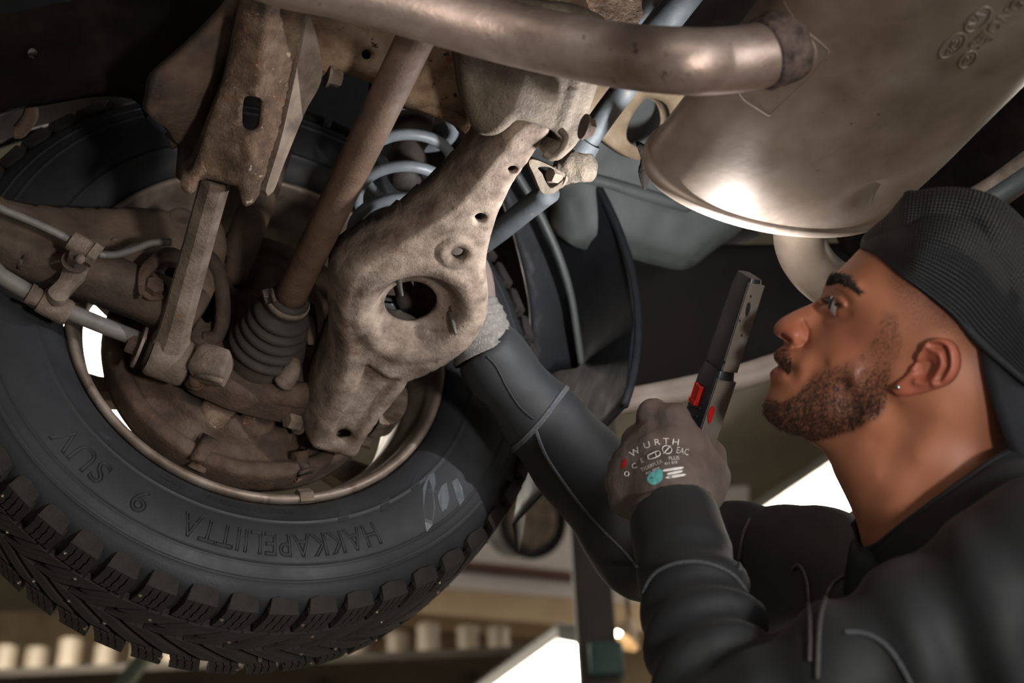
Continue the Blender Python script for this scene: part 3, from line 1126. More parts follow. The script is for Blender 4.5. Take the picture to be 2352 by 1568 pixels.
mk('cast_ear', *tube(catmull([W(686, 750, 1.56), W(698, 730, 1.56), W(712, 742, 1.565), W(716, 790, 1.57)], n=4), .0055, 10), M_DUST, kn)

# ------------------------------------------------------------------ toe link (angular rod with bushing eye)
tl = thing('toe_link', 'thick angular suspension rod hanging from the slotted bracket', 'suspension link', W(385, 820, 1.53))
t0, t1 = W(498, 405, 1.385), W(398, 770, 1.515)
def octo(an):
    return 1.0 / max(abs(math.cos(an)), abs(math.sin(an)) * 1.0, (abs(math.cos(an)) + abs(math.sin(an))) / 1.32)
mk('rod', *tube([t0, t0 + (t1 - t0) * .3, t0 + (t1 - t0) * .9, t1, t1 + (t1 - t0) * .04], [.0150, .0150, .0165, .0180, .021], 16, prof=octo), M_DUST, tl, sharp=28)
eyec = W(388, 822, 1.53)
eax = (RW * .96 + UP * -.15 + NW * .05).normalized()
mk('bushing_eye', *lathe(eyec - eax * .0, eax, [(.012, -.021), (.0235, -.021), (.0255, -.017), (.0255, .017), (.0235, .021), (.012, .021)], 32), M_DUST, tl, sharp=40)
mk('rubber_bush', *lathe(eyec, eax, [(0, -.026), (.014, -.026), (.019, -.022), (.019, .022), (.014, .026), (0, .026)], 24), M_RUBBER, tl)
wc = eyec - eax * .033
mk('washer', *lathe(wc, eax, [(0, -.0016), (.023, -.0016), (.023, .0016), (0, .0016)], 28), M_DUST, tl, sharp=40)
mk('bolt_head', *hexhead(wc - eax * .002, -eax, .0115, .012), M_BROWN, tl, sharp=30)
# the boss the link bolts into
bl = thing('link_boss', 'square-ended rusty casting lug bolted to the angular rod', 'casting', W(475, 840, 1.53))
mk('collar', *lathe(eyec + eax * .030, eax, [(0, -.004), (.020, -.004), (.0235, .0), (.0235, .010), (.019, .014), (0, .014)], 24), M_DUST, bl, sharp=50)
sq5 = lambda a_: (abs(math.cos(a_)) ** 5 + abs(math.sin(a_)) ** 5) ** (-.2)
mk('lug', *tube([W(455, 832, 1.522), W(462, 834, 1.521), W(500, 842, 1.516), W(519, 846, 1.514), W(524, 847, 1.514)], [.0165, .0185, .0180, .0170, .0135], 24, prof=sq5), M_DUST, bl, sharp=50)
mk('rib', *tube([W(452, 862, 1.505), W(486, 868, 1.500), W(512, 876, 1.500)], [.0030, .0036, .0026], 10), M_DUST, bl)
mk('stud_end', *tube([W(450, 862, 1.52), W(449, 885, 1.525)], .007, 12), M_BROWN, bl)

# ------------------------------------------------------------------ slotted subframe bracket
sb = thing('subframe_bracket', 'flaking rusty bracket with an oval slot above the angular rod', 'bracket', W(560, 250, 1.4))
sf = Frame(W(590, 240, 1.33), RW, NW * .80 - UP * .60)
crease = [np.array(sf.px(600, 110)), np.array(sf.px(566, 400))]
def sb_h(u, v, dist):
    h_ = -.004 * (1 - np.sqrt(np.clip(1 - (1 - np.clip(dist / .005, 0, 1)) ** 2, 0, 1)))
    d_ = (crease[1] - crease[0]) / np.linalg.norm(crease[1] - crease[0])
    s = (u - crease[0][0]) * -d_[1] + (v - crease[0][1]) * d_[0]
    s = s * (1 if d_[1] > 0 else -1)
    h_ -= .012 * sst(np.abs(s), .0, .03) - .004
    h_ += .0025 * np.exp(-(s / .0035) ** 2)
    h_ += .0022 * fnoise(u, v, 110, 9) + .0016 * np.abs(fnoise(u, v, 260, 4))
    return h_
so = [(575, -60), (562, 20), (545, 95), (520, 190), (492, 270), (468, 340), (445, 400), (424, 415), (421, 436), (432, 447), (448, 444), (452, 425), (470, 414), (520, 422), (548, 425), (556, 445), (560, 465),
      (572, 468), (588, 455), (612, 410), (640, 330), (662, 240), (682, 130), (700, 40), (712, -60)]
V, Fc = plate(sf, so, [[(556, 235), (560, 222), (572, 215), (590, 217), (601, 226), (602, 245), (599, 282), (592, 297), (578, 302), (562, 300), (554, 285), (553, 260)]], .0042, sb_h, .045, .01, -.004, back=False)
o = fix_normals(mk('face_plate', V, Fc, M_RUST, sb))
solid(o, .0035, 0)
# the dark side wall with a bulge to the left of the bracket
sw = [(350, 225), (362, 180), (430, 120), (520, 30), (570, -40), (560, 60), (520, 200), (470, 340), (432, 425), (420, 420), (424, 345), (408, 330), (390, 300), (368, 285), (345, 262)]
mk('side_wall', *plate(Frame(W(440, 250, 1.375), (RW * .5 + NW * .8), NW * .8 - UP * .6 - RW * .25), sw, (), .008, lambda u, v, d: .014 * sst(d, 0, .03) + .001 * fnoise(u, v, 80, 1), .012), M_BROWN, sb)
mk('spacer_tube', *tube([W(395, 300, 1.40), W(412, 335, 1.405)], .0085, 14), M_BROWN, sb, sharp=40)
mk('rear_flange', *plate(Frame(W(660, 260, 1.345), (RW * .4 + UP * -.2 + NW * .7), NW * .7 - UP * .6), [(712, 40), (740, 170), (700, 260), (655, 370), (628, 440), (610, 440), (640, 340), (664, 240), (690, 120)], (), .008, None, .006), M_DUST, sb, sharp=40)

# ------------------------------------------------------------------ rusty subframe arch behind the exhaust pipe
ar = thing('rear_subframe', 'rust-flaked subframe arch under the exhaust pipe with a punched hole', 'subframe', W(900, 150, 1.4))
af = Frame(W(900, 160, 1.40), RW * .95 - UP * .1, NW * .55 - UP * .83)
def ar_h(u, v, dist):
    hh = np.array(af.px(842, 125))
    r_ = np.hypot(u - hh[0], v - hh[1])
    return .003 * np.exp(-((r_ - .015) / .006) ** 2) + .0022 * fnoise(u, v, 70, 6) + .0015 * np.abs(fnoise(u, v, 220, 8)) - .006 * (1 - np.sqrt(np.clip(1 - (1 - np.clip(dist / .007, 0, 1)) ** 2, 0, 1)))
ao = [(690, 40), (760, 45), (850, 50), (950, 70), (1060, 90), (1110, 150), (1112, 240), (1110, 330), (1080, 300), (1050, 270), (1000, 250), (940, 235), (915, 215), (880, 185), (850, 172), (810, 158), (775, 158), (745, 165), (715, 190), (690, 215), (670, 220), (680, 120)]
V, Fc = plate(af, ao, [circle_px(af, 842, 125, .0068, 18)], .0045, ar_h, .02, .01, 0, back=False)
M_ARCH = mat('pale_flaked_rust', ['#5c4230', '#8a7058', '#a08c76'], 20, (0.8, 0.95), 0.0, 0.9, 160, '#82512f', 30, 0.30, speckle=('#2a1c14', 90, 0.66))
o = fix_normals(mk('arch_plate', V, Fc, M_ARCH, ar))
solid(o, .004, 0)
mk('rolled_edge', *tube(catmull([W(745, 168, 1.42), W(775, 160, 1.42), W(812, 160, 1.42), W(850, 174, 1.42), W(880, 188, 1.42), W(920, 220, 1.42), W(1000, 254, 1.42), W(1050, 274, 1.42), W(1090, 312, 1.42)], n=3), .006, 10), M_ARCH, ar)
mk('inner_web', *plate(Frame(W(1020, 190, 1.42), RW, NW * .3 - UP * .9), [(980, 90), (1090, 110), (1050, 150), (1030, 200), (1000, 215), (1020, 170), (1000, 130)], (), .008, None, .02), M_DARK, ar)
mk('tab', *plate(Frame(W(745, 175, 1.38), RW, NW * .3 - UP * .9), [(715, 160), (748, 160), (735, 185), (722, 206), (714, 195)], (), .006, None, .005), M_RUST, ar)
mk('tab_bolt', *hexhead(W(757, 176, 1.385), RW, .0085, .012, .011), M_DUST, ar, sharp=30)
mk('upper_rail', *plate(Frame(W(1420, 20, 1.35), RW, NW * .6 - UP * .8), [(1180, -60), (1500, -60), (1490, 10), (1465, 55), (1440, 75), (1380, 70), (1300, 20), (1200, -10)], (), .008, lambda u, v, d: .003 * fnoise(u, v, 60, 3) + .002 * np.abs(fnoise(u, v, 200, 1)), .03), M_RUST, ar)

# ------------------------------------------------------------------ exhaust: pipe, silencer, tail pipe
ex = thing('exhaust_system', 'exhaust pipe with a big dented oval muffler and bent tailpipe', 'exhaust', W(1800, 400, 1.35))
MUF_O = W(1800, 450, 1.35)
ph = -0.18487304
eA = (LW * math.cos(ph) + UP * math.sin(ph))
eB = (-LW * math.sin(ph) + UP * math.cos(ph))
MC = MUF_O + LW * 0.00639803 + UP * 0.01335174
MA, MBB = 0.14802, 0.06062
def muf_pt(an, along, sc=1.0):
    b_ = MBB * (1.0 if math.sin(an) < 0 else 1.35)
    return MC + eA * (MA * sc * math.cos(an)) + eB * (b_ * sc * math.sin(an)) - NW * along
V, Fc = [], []
NS = 120
rows = [(-.006, .90), (-.003, .985), (.0, 1.0), (.004, 1.006), (.008, 1.0), (.009, .982), (.012, .978)] + [(.02 + .013 * i, .978) for i in range(44)]
dents = [(1912, 230, .009, .010), (1855, 290, -.007, .008), (1880, 285, .007, .010), (1815, 332, .007, .008), (1925, 362, .006, .006), (2040, 380, .007, .007), (2030, 132, .007, .006), (2150, 165, .006, .007), (2252, 182, .008, .009), (1970, 165, .006, .006), (2010, 440, .010, .012)]
for along, sc in rows:
    for k in range(NS):
        V.append(muf_pt(2 * math.pi * k / NS, along, sc))
for i in range(len(rows) - 1):
    for k in range(NS):
        k2 = (k + 1) % NS
        Fc.append((i * NS + k, i * NS + k2, (i + 1) * NS + k2, (i + 1) * NS + k))
Fc.append(tuple(range(NS)))
last = (len(rows) - 1) * NS
Fc.append(tuple(last + k for k in range(NS - 1, -1, -1)))
S0 = Surf(V, Fc)
Vn = np.array([tuple(p) for p in V])
axis_pt = np.array(MC)
for px, py, amp, w_ in dents:
    hp = S0.hit(px, py)
    if hp is None: continue
    p, n_ = hp
    d2 = ((Vn - np.array(p)) ** 2).sum(1)
    Vn -= np.array(n_)[None, :] * (abs(amp) * .8 * np.exp(-d2 / (abs(w_) * 1.3) ** 2))[:, None]
wav = np.array([noise.noise(Vector(p) * 14) for p in Vn])
rad = Vn - (axis_pt + np.outer((Vn - axis_pt) @ np.array(NW), np.array(NW)))
Vn += rad / (np.linalg.norm(rad, axis=1)[:, None] + 1e-9) * (wav * .0012)[:, None] * (np.array([1.0 if i >= 7 else .2 for i in range(len(rows)) for k in range(NS)]))[:, None]
muf = fix_normals(mk('muffler_shell', Vn, Fc, M_MUF, ex, label='large oval aluminised muffler with dents'))
muf.data.set_sharp_from_angle(angle=math.radians(60))
MUF_S = Surf(Vn, Fc)

def surf_line(S, pts, off, rad, segs=6, n=6):
    out = []
    for p in catmull([np.array((a_, b_, 0.0)) for a_, b_ in pts], n=n):
        r = S.hit(p[0], p[1])
        if r: out.append(r[0] + r[1] * off)
    return tube(out, rad, segs) if len(out) > 2 else None

def surf_patch(S, pts2, faces, off, depth=.0):
    """lay a 2D mesh whose points are pixels onto a surface"""
    V, ok = [], []
    for p in pts2:
        r = S.hit(p[0], p[1])
        ok.append(r is not None)
        V.append(tuple(r[0] + r[1] * off) if r else (0, 0, 0))
    return V, [f for f in faces if all(ok[i] for i in f)]

# pressed patch around the inlet
for ln in ([(1797, 0), (1815, 30), (1850, 70), (1880, 95), (1905, 118)], [(1905, 118), (1870, 165), (1820, 215), (1765, 267)], [(1765, 267), (1735, 248), (1708, 230), (1695, 212)]):
    q = surf_line(MUF_S, ln, -.0003, .0008)
    if q: mk('pressed_seam', *q, M_MUF, ex)

def muf_text(txt, org, dx, dy, fill, bevel, nm):
    """stamped lettering: baseline start, direction of one letter height along and up, in pixels"""
    V2, F2 = text_geo(txt, fill, bevel, 1.05)
    pts2 = [(org[0] + dx[0] * p[0] + dy[0] * p[1], org[1] + dx[1] * p[0] + dy[1] * p[1]) for p in V2]
    V, Fc = surf_patch(MUF_S, pts2, F2, .0)
    k = math.hypot(*dy) * 1.2 / F
    out = []
    for p2, p, v in zip(pts2, V, V2):
        r = MUF_S.hit(*p2)
        out.append(tuple(Vector(p) + (r[1] * (k * v[2] + .0003) if r else Vector())))
    if Fc: mk(nm, out, Fc, M_MUF, ex, smooth=False)
U_ = (27 / 1.0, -25 / 1.0)
muf_text('SEJONG', (2240, 119), (22, -22), (-19, -13), False, .055, 'stamped_lettering')
muf_text('KIA', (2228, 64), (15, -13), (-17, -13), False, .055, 'stamped_lettering')
def ring_px(cx_, cy_, a_, b_, rot, n=40):
    c_, s_ = math.cos(rot), math.sin(rot)
    return [(cx_ + a_ * math.cos(t) * c_ - b_ * math.sin(t) * s_, cy_ + a_ * math.cos(t) * s_ + b_ * math.sin(t) * c_) for t in [2 * math.pi * k / n for k in range(n + 1)]]
for cx_, cy_, a_, b_ in ((2246, 44, 37, 17), (2187, 104, 37, 17), (2222, 136, 24, 14)):
    q = surf_line(MUF_S, ring_px(cx_, cy_, a_, b_, -.74), .0002, .0010, 6, 2)
    if q: mk('stamped_oval', *q, M_MUF, ex)
for ln in ([(2172, 125), (2178, 112), (2186, 118)], [(2176, 117), (2198, 92)], [(2190, 92), (2184, 104), (2192, 112), (2203, 100), (2205, 88)], [(2212, 145), (2220, 130), (2226, 140), (2234, 126)], [(2337, 12), (2344, 5), (2351, 12)]):
    q = surf_line(MUF_S, ln, .0002, .0009, 6, 4)
    if q: mk('stamped_mark', *q, M_MUF, ex)
# pipe
dm = PX(MUF_S.hit(1800, 110)[0])[2]
print('muffler depth at inlet', dm)
pc = [W(440, -150, 1.12) + (W(440, -150, 1.12) - W(620, -68, 1.14)).normalized() * .9, W(440, -150, 1.12) + (W(440, -150, 1.12) - W(620, -68, 1.14)).normalized() * .3, W(440, -150, 1.12), W(620, -68, 1.14), W(780, -30, 1.15), W(945, 12, 1.16), W(1179, 78, 1.175), W(1400, 124, 1.20 * .5 + .5 * dm - .02), W(1560, 140, dm - .035), W(1650, 140, dm - .022), W(1740, 128, dm - .010), W(1800, 108, dm + .004), W(1850, 85, dm + .02)]
pcs = catmull(pc, n=8)
mk('pipe', *tube(pcs, .0262, 40), M_PIPE, ex, label='brownish heat-stained exhaust pipe')
wp = catmull([W(1748, 126, dm - .009), W(1764, 121, dm - .006), W(1782, 114, dm - .002), W(1800, 106, dm + .003)], n=3)
wr = [.0268, .0285, .0296, .0288, .0280, .0290, .0300, .0302, .0300, .0305]
V, Fc = tube(wp, wr[:len(wp)], 40)
V = [Vector(p) + (Vector(p) - wp[4].tolist() if False else Vector((0, 0, 0))) + Vector((noise.noise(Vector(p) * 160), noise.noise(Vector(p) * 160 + Vector((9, 0, 0))), 0)) * .0012 for p in V]
M_WELD = mat('burnt_weld', ['#3e332f', '#5f5049', '#75645a'], 80, (0.5, 0.7), 0.5, 0.6, 350)
mk('weld_collar', V, Fc, M_WELD, ex)
# tail pipe bending away behind the muffler
tp = catmull([W(1840, 480, 1.46), W(1838, 555, 1.50), W(1865, 612, 1.53), W(1915, 655, 1.56), W(1990, 690, 1.60), W(2100, 720, 1.66)], n=6)
M_TAIL = mat('tail_pipe_steel', ['#65574a', '#7d6e60'], 14, (0.35, 0.5), 0.6, 0.06, 200, '#5c4c40', 30, 0.05)
mk('tail_pipe', *tube(tp, .0275, 32), M_TAIL, ex)
mk('hanger_bracket', *plate(view_frame(1480, 390, 1.42, 20), [(1462, 330), (1490, 345), (1500, 380), (1492, 412), (1480, 440), (1468, 400), (1474, 370)], (), .006, None, .012), M_DARK, ex)

# ------------------------------------------------------------------ stabiliser bar and its joint
st = thing('stabiliser_link', 'grey galvanised stabiliser tube ending in a dirty joint beside the arm', 'stabiliser', W(1320, 380, 1.45))
mk('bar', *tube(catmull([W(1475, 140, 1.44), W(1440, 195, 1.45), W(1395, 255, 1.465), W(1350, 318, 1.48), W(1330, 345, 1.485)], n=4), .0128, 20), M_GALV, st)
mk('bar_sleeve', *tube([W(1350, 322, 1.478), W(1333, 347, 1.482), W(1318, 368, 1.485)], [.0150, .0165, .0165], 20), M_GALV, st, sharp=40)
M_JOINT = mat('caked_mud_joint', ['#4a4137', '#60564a', '#716658'], 50, (0.85, 0.95), 0.0, 0.8, 200, '#6e5536', 60, 0.1)
jv, jq = surface_nets(lambda P: smin(ell_sd(P, W(1325, 378, 1.48), np.eye(3), (.021, .018, .014)), smin(ell_sd(P, W(1345, 395, 1.475), np.eye(3), (.012, .011, .010)), ell_sd(P, W(1300, 392, 1.49), np.eye(3), (.014, .013, .015)), .01), .008) + .0015 * np.sin(P[..., 0] * 330) * np.sin(P[..., 2] * 290 + P[..., 1] * 210),
                      np.array(W(1325, 385, 1.48)) - .05, np.array(W(1325, 385, 1.48)) + .05, .003)
mk('joint', jv, jq, M_JOINT, st)
cf = Frame(W(1270, 400, 1.47), CV(1, .25, .3), CV(-.1, 1, -.5))
mk('cage_plate', *plate(cf, [(1215, 372), (1235, 368), (1300, 400), (1306, 412), (1300, 420), (1275, 442), (1258, 446), (1243, 440), (1228, 405)], [[(1236, 385), (1262, 384), (1292, 404), (1296, 412), (1268, 432), (1255, 420), (1246, 400)]], .004, None, .012), M_JOINT, st, sharp=40)
mk('cage_nut', *hexhead(W(1284, 405, 1.485), CV(-.8, .1, -.6), .0095, .012, .0125), M_DUST, st, sharp=30)
mk('lower_rod', *tube(catmull([W(1262, 440, 1.50), W(1210, 480, 1.54), W(1150, 528, 1.58), W(1090, 572, 1.62)], n=3), .0125, 18), M_GALV, st)
mk('strap', *tube(catmull([W(1440, 70, 1.40), W(1475, 30, 1.37), W(1520, -30, 1.34)], n=5), .012, 10, prof=lambda a_: 1.0 if abs(math.sin(a_)) < .5 else .5), M_GALV, st)
mk('brace', *tube([W(1505, 80, 1.47), W(1545, 30, 1.45), W(1600, -40, 1.43)], .016, 14), M_GALV, st)

# ------------------------------------------------------------------ trailing arm on the left with cables
ta = thing('trailing_arm', 'long brown trailing arm running left from the wheel hub', 'trailing arm', W(250, 600, 1.56))
tf = car_frame(250, 600, 1.515)
to = [(-560, 330), (-300, 375), (-90, 420), (60, 462), (180, 472), (320, 474), (420, 486), (500, 500), (520, 560), (500, 640), (470, 700), (440, 745), (400, 742), (340, 715), (260, 682), (180, 655), (90, 625), (0, 590), (-90, 560), (-300, 490), (-560, 420)]
tcl = np.array(catmull([np.array(tf.px(*p)) for p in [(-560, 420), (-300, 490), (-90, 560), (0, 590), (90, 625), (180, 655), (260, 682), (340, 715), (420, 742)]], step=.01))
def ta_h(u, v, dist):
    d_ = seg_dist(np.stack([u, v], 1), tcl, closed=False)
    roll = .024 * np.sqrt(np.clip(1 - ((d_ - .020) / .024) ** 2, 0, 1))
    return roll + .0016 * fnoise(u, v, 45, 4) - .006 * (1 - np.sqrt(np.clip(1 - (1 - np.clip(dist / .007, 0, 1)) ** 2, 0, 1)))
thole = [circle_px(tf, 230, 578, .0105, 20, .020), circle_px(tf, 47, 604, .003, 8), [(375, 620), (395, 590), (415, 585), (420, 640), (400, 662), (380, 650)]]
V, Fc = plate(tf, to, thole, .006, ta_h, .03, .015, 0, back=False)
M_TRA = mat('brown_grey_arm', ['#40332a', '#5a4a3e', '#6c5b4d'], 16, (0.7, 0.88), 0.0, 0.4, 180, '#6b4a2e', 26, 0.1)
o = fix_normals(mk('pressed_arm', V, Fc, M_TRA, ta))
solid(o, .004, 0)
for px, py in ((419, 501), (265, 557), (252, 608)):
    mk('dimple', *lathe(W(px, py, PX(tf.at(*tf.px(px, py)))[2] - .002), tf.z, [(0, .002), (.008 if px == 419 else .003, .002), (.012 if px == 419 else .0042, .004), (.016 if px == 419 else .006, -.002)], 20), M_TRA, ta)
# clip bracket with bolt
mk('hose_clip', *plate(car_frame(365, 640, 1.49), [(318, 668), (320, 620), (345, 590), (378, 568), (415, 575), (412, 602), (380, 600), (355, 618), (338, 640), (332, 668), (326, 676)], (), .005, lambda u, v, d: .006 * sst(d, 0, .01), .010), M_BROWN, ta, sharp=40)
mk('clip_bolt', *hexhead(W(353, 662, 1.488), tf.z, .0105, .010, .0150), M_BROWN, ta, sharp=30)
mk('big_hole_tab', *plate(car_frame(235, 578, 1.52), [(222, 560), (250, 562), (254, 580), (240, 592), (224, 590)], (), .005, None, .003), M_JOINT, ta)

cb = thing('parking_brake_cable', 'grey sheathed cable crossing the wheel with a crimped fitting', 'cable', W(140, 700, 1.5))
M_CABLE = mat('grey_cable_sheath', ['#5a5450', '#6e6762'], 40, (0.5, 0.65), 0.0, 0.1, 200)
mk('sheath', *tube(catmull([W(-500, 380, 1.33), W(-60, 592, 1.43), W(0, 632, 1.44), W(60, 668, 1.45), W(105, 692, 1.455), W(150, 712, 1.465), W(230, 745, 1.49), W(300, 772, 1.52), W(345, 790, 1.54)], n=5), .0088, 16), M_CABLE, cb)
cax = (W(150, 715, 1.465) - W(60, 668, 1.45)).normalized()
mk('ferrule', *lathe(W(82, 681, 1.452), cax, [(.0095, -.008), (.0112, -.008), (.0112, -.004), (.0100, -.002), (.0100, .010), (.0115, .012), (.0115, .017), (.0095, .017)], 24), M_DUST, cb, sharp=40)
mk('fitting', *lathe(W(122, 702, 1.459), cax, [(.0095, -.014), (.0135, -.014), (.0140, -.010), (.0140, .014), (.0125, .018), (.0095, .018)], 24), M_DUST, cb, sharp=40)
hb = thing('cable_clamp', 'bolted clamp with a flat strap holding the two cables on the arm', 'clamp', W(160, 640, 1.49))
mk('strap', *plate(car_frame(150, 650, 1.45), [(110, 668), (135, 640), (148, 605), (165, 585), (195, 585), (206, 605), (200, 628), (180, 650), (160, 675), (150, 690), (128, 690)], (), .005, lambda u, v, d: .003 * sst(d, 0, .006), .010), M_DUST, hb, sharp=40)
mk('clamp_bolt', *hexhead(W(172, 600, 1.438), tf.z, .0095, .010, .0135), M_BROWN, hb, sharp=30)
mk('clamp_stud', *tube([W(176, 600, 1.436), W(186, 594, 1.422)], .0045, 10), M_DUST, hb)
mk('cable_saddle', *tube([W(163, 552, 1.44), W(188, 568, 1.442), W(212, 583, 1.445)], [.0105, .0115, .0105], 14), M_DUST, hb, sharp=40)
mk('saddle_nut', *lathe(W(214, 584, 1.445), (W(222, 590, 1.446) - W(205, 578, 1.444)), [(0, -.004), (.0135, -.004), (.0135, .005), (0, .005)], 10), M_DUST, hb, sharp=30)
wr_ = thing('sensor_wire', 'thin grey wire running from the left edge through the bolted clamp', 'wire', W(150, 545, 1.48))
mk('wire_run', *tube(catmull([W(-500, 250, 1.30), W(-60, 448, 1.40), W(0, 478, 1.41), W(60, 503, 1.42), W(120, 530, 1.43), W(165, 553, 1.44)], n=4), .0042, 10), M_CABLE, wr_)
mk('wire_tail', *tube(catmull([W(225, 583, 1.448), W(265, 585, 1.46), W(310, 572, 1.475), W(350, 557, 1.485), W(392, 556, 1.495)], n=4), .0040, 10), M_CABLE, wr_)

# ------------------------------------------------------------------ shock absorber behind the drive shaft
sk = thing('shock_absorber', 'brown shock absorber tube standing behind the angular rod', 'shock absorber', W(545, 600, 1.66))
mk('damper_tube', *tube([W(542, 618, 1.64), W(556, 560, 1.66), W(600, 440, 1.70), W(660, 260, 1.76)], [.018, .0205, .0205, .0205], 24), M_BROWN, sk)
mk('lower_eye', *lathe(W(540, 622, 1.64), RW, [(.0, -.014), (.016, -.014), (.018, -.010), (.018, .010), (.016, .014), (0, .014)], 24), M_BROWN, sk)

# ------------------------------------------------------------------ bodywork: floor pan, wheel-arch liner, panels, bumper
FZ = WL(0, 0, 0).z + .44
def flo(u, v):
    """point of the floor pan: u rearward, v outboard from the wheel centre"""
    p = WO + RW * u + NW * v
    return Vector((p.x, p.y, FZ))
fp = thing('car_floor_pan', 'dark floor pan of the lifted car above the subframe', 'car floor', flo(0, -.4))
V, Fc = [], []
nu, nv = 40, 24
for i in range(nu + 1):
    for j in range(nv + 1):
        u, v = -2.0 + 3.0 * i / nu, -1.65 + 1.55 * j / nv
        p = flo(u, v)
        p.z += .02 * math.sin(u * 9) * (1 if abs(v + .8) < .5 else 0) + .01 * noise.noise(p * 5)
        V.append(p)
for i in range(nu):
    for j in range(nv):
        a_ = i * (nv + 1) + j
        Fc.append((a_, a_ + 1, a_ + nv + 2, a_ + nv + 1))
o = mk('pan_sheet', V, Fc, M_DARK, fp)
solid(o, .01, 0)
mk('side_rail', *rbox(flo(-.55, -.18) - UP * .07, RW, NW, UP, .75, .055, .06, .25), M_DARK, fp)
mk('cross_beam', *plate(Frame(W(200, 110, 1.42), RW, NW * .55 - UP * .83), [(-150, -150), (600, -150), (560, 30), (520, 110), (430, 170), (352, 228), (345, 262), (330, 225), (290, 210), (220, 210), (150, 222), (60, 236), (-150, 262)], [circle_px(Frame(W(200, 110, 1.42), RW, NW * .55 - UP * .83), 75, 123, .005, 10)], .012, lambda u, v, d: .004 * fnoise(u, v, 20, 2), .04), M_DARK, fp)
mk('hanging_tab', *tube(catmull([W(75, 245, 1.46), W(68, 270, 1.46), W(45, 300, 1.465), W(35, 302, 1.465)], n=3), .008, 8), M_BROWN, fp)
mk('corner_tank', *plate(view_frame(60, -30, 1.2, 35), [(-200, -250), (230, -250), (180, -20), (120, 8), (60, 24), (0, 33), (-200, 45)], (), .012, lambda u, v, d: .03 * sst(d, 0, .05), .05), M_PLASTIC, fp)
# arch liner
ln_ = thing('wheel_arch_liner', 'black plastic wheel arch liner curving round the tyre', 'arch liner', WL(0, .1, .1))
def lin(an, z, r=.41):
    return WL(r * 1.04 * math.cos(an), .07 + r * math.sin(an), z)
V, Fc = [], []
NA = 60
aa = [math.radians(-12 + 214 * i / NA) for i in range(NA + 1)]
zs = [-.115, -.11, -.05, 0, .05, .10, .15, .20, .25]
for a_ in aa:
    for z in zs:
        V.append(lin(a_, z, .41 + .006 * math.sin(a_ * 9) + (.03 if z > .2 else 0)))
for i in range(NA):
    for j in range(len(zs) - 1):
        a_ = i * len(zs) + j
        Fc.append((a_, a_ + 1, a_ + len(zs) + 1, a_ + len(zs)))
o = mk('liner_shell', V, Fc, M_PLASTIC, ln_)
solid(o, .003, 0)
mk('liner_lip', *tube([lin(a_, -.115, .41) for a_ in aa[35:]], .0055, 8), M_PLASTIC, ln_)
# fender skin outside the wheel
fd = thing('car_body_side', 'dark body side of the lifted car outside the wheel', 'body panel', WL(0, .4, .27))
V, Fc = [], []
oo = []
for i in range(NA + 1):
    a_ = math.radians(25 + 130 * i / NA)
    oo.append((.44 * 1.04 * math.cos(a_), .07 + .44 * math.sin(a_)))
for (x, y) in oo:
    V.append(WL(x, y, .262))
    x2 = x * 1.6 + (.25 if x > 0 else -.25)
    V.append(WL(x2, max(y * 1.7 + .15, .42), .25))
for i in range(NA):
    Fc.append((2 * i, 2 * i + 1, 2 * i + 3, 2 * i + 2))
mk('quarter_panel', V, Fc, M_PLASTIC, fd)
solid(fd.children[0], .004, 0)
mk('sill', *rbox(WL(1.35, -.02, .15), LW, NW, UP, .85, .09, .07, .3), M_PLASTIC, fd)
# grey floor behind the wheel, with the liner end and the bumper
gp = thing('spare_wheel_well', 'grey pressed boot floor between the stabiliser and the muffler', 'boot floor', W(1450, 500, 1.9))
gf = Frame(W(1450, 500, 1.85), RW, NW * .75 - UP * .66)
mk('well_floor', *plate(gf, [(1120, 120), (1400, 150), (1650, 150), (1750, 300), (1720, 500), (1640, 575), (1575, 618), (1500, 608), (1420, 585), (1310, 560), (1295, 470), (1270, 400), (1150, 330)], (), .012, lambda u, v, d: .02 * sst(d, 0, .03) + .003 * fnoise(u, v, 12, 1), .06), M_GREYPL, gp)
mk('step_edge', *plate(Frame(W(1420, 430, 1.80), RW, NW * .75 - UP * .66), [(1320, 395), (1400, 410), (1500, 440), (1580, 470), (1580, 488), (1480, 462), (1390, 432), (1318, 415)], (), .01, None, .02), M_GREYPL, gp)
M_OLD = mat('tan_dirty_panel', ['#5b4a36', '#7d6b55', '#94856c'], 12, (0.7, 0.9), 0.0, 0.3, 120, '#402c1c', 18, 0.1)
mk('tan_member', *plate(Frame(W(1450, 270, 1.70), RW, NW * .7 - UP * .7), [(1340, 190), (1500, 190), (1620, 215), (1600, 280), (1560, 330), (1480, 370), (1400, 330), (1350, 270)], [[(1470, 240), (1490, 225), (1530, 240), (1540, 290), (1510, 330), (1470, 340), (1440, 320), (1445, 280)]], .01, None, .03), M_OLD, gp)
le = thing('arch_edge_strip', 'thin grey plastic edge strip hanging behind the tyre', 'trim strip', W(1300, 650, 1.8))
mk('strip', *tube(catmull([W(1185, 395, 1.72), W(1235, 480, 1.74), W(1285, 590, 1.76), W(1312, 680, 1.78), (W(1325, 760, 1.79)), W(1336, 835, 1.80)], n=5), .0058, 10, prof=lambda a_: 1.0 if abs(math.cos(a_)) > .5 else .7), M_GREYPL, le)
mk('strip_web', *plate(Frame(W(1250, 650, 1.80), CV(1, 0, .5), CV(.15, 1, 0)), [(1150, 420), (1190, 400), (1240, 485), (1288, 592), (1314, 682), (1327, 762), (1336, 835), (1290, 850), (1230, 850), (1220, 700), (1190, 560)], (), .012, None, .008), M_PLASTIC, le)
rb_ = thing('rear_bumper', 'dark rear bumper skin with a dusty lower lip behind the man', 'bumper', W(1550, 800, 2.0))
bf_ = Frame(W(1560, 750, 1.98), CV(1, .12, .25), CV(0, 1, .15))
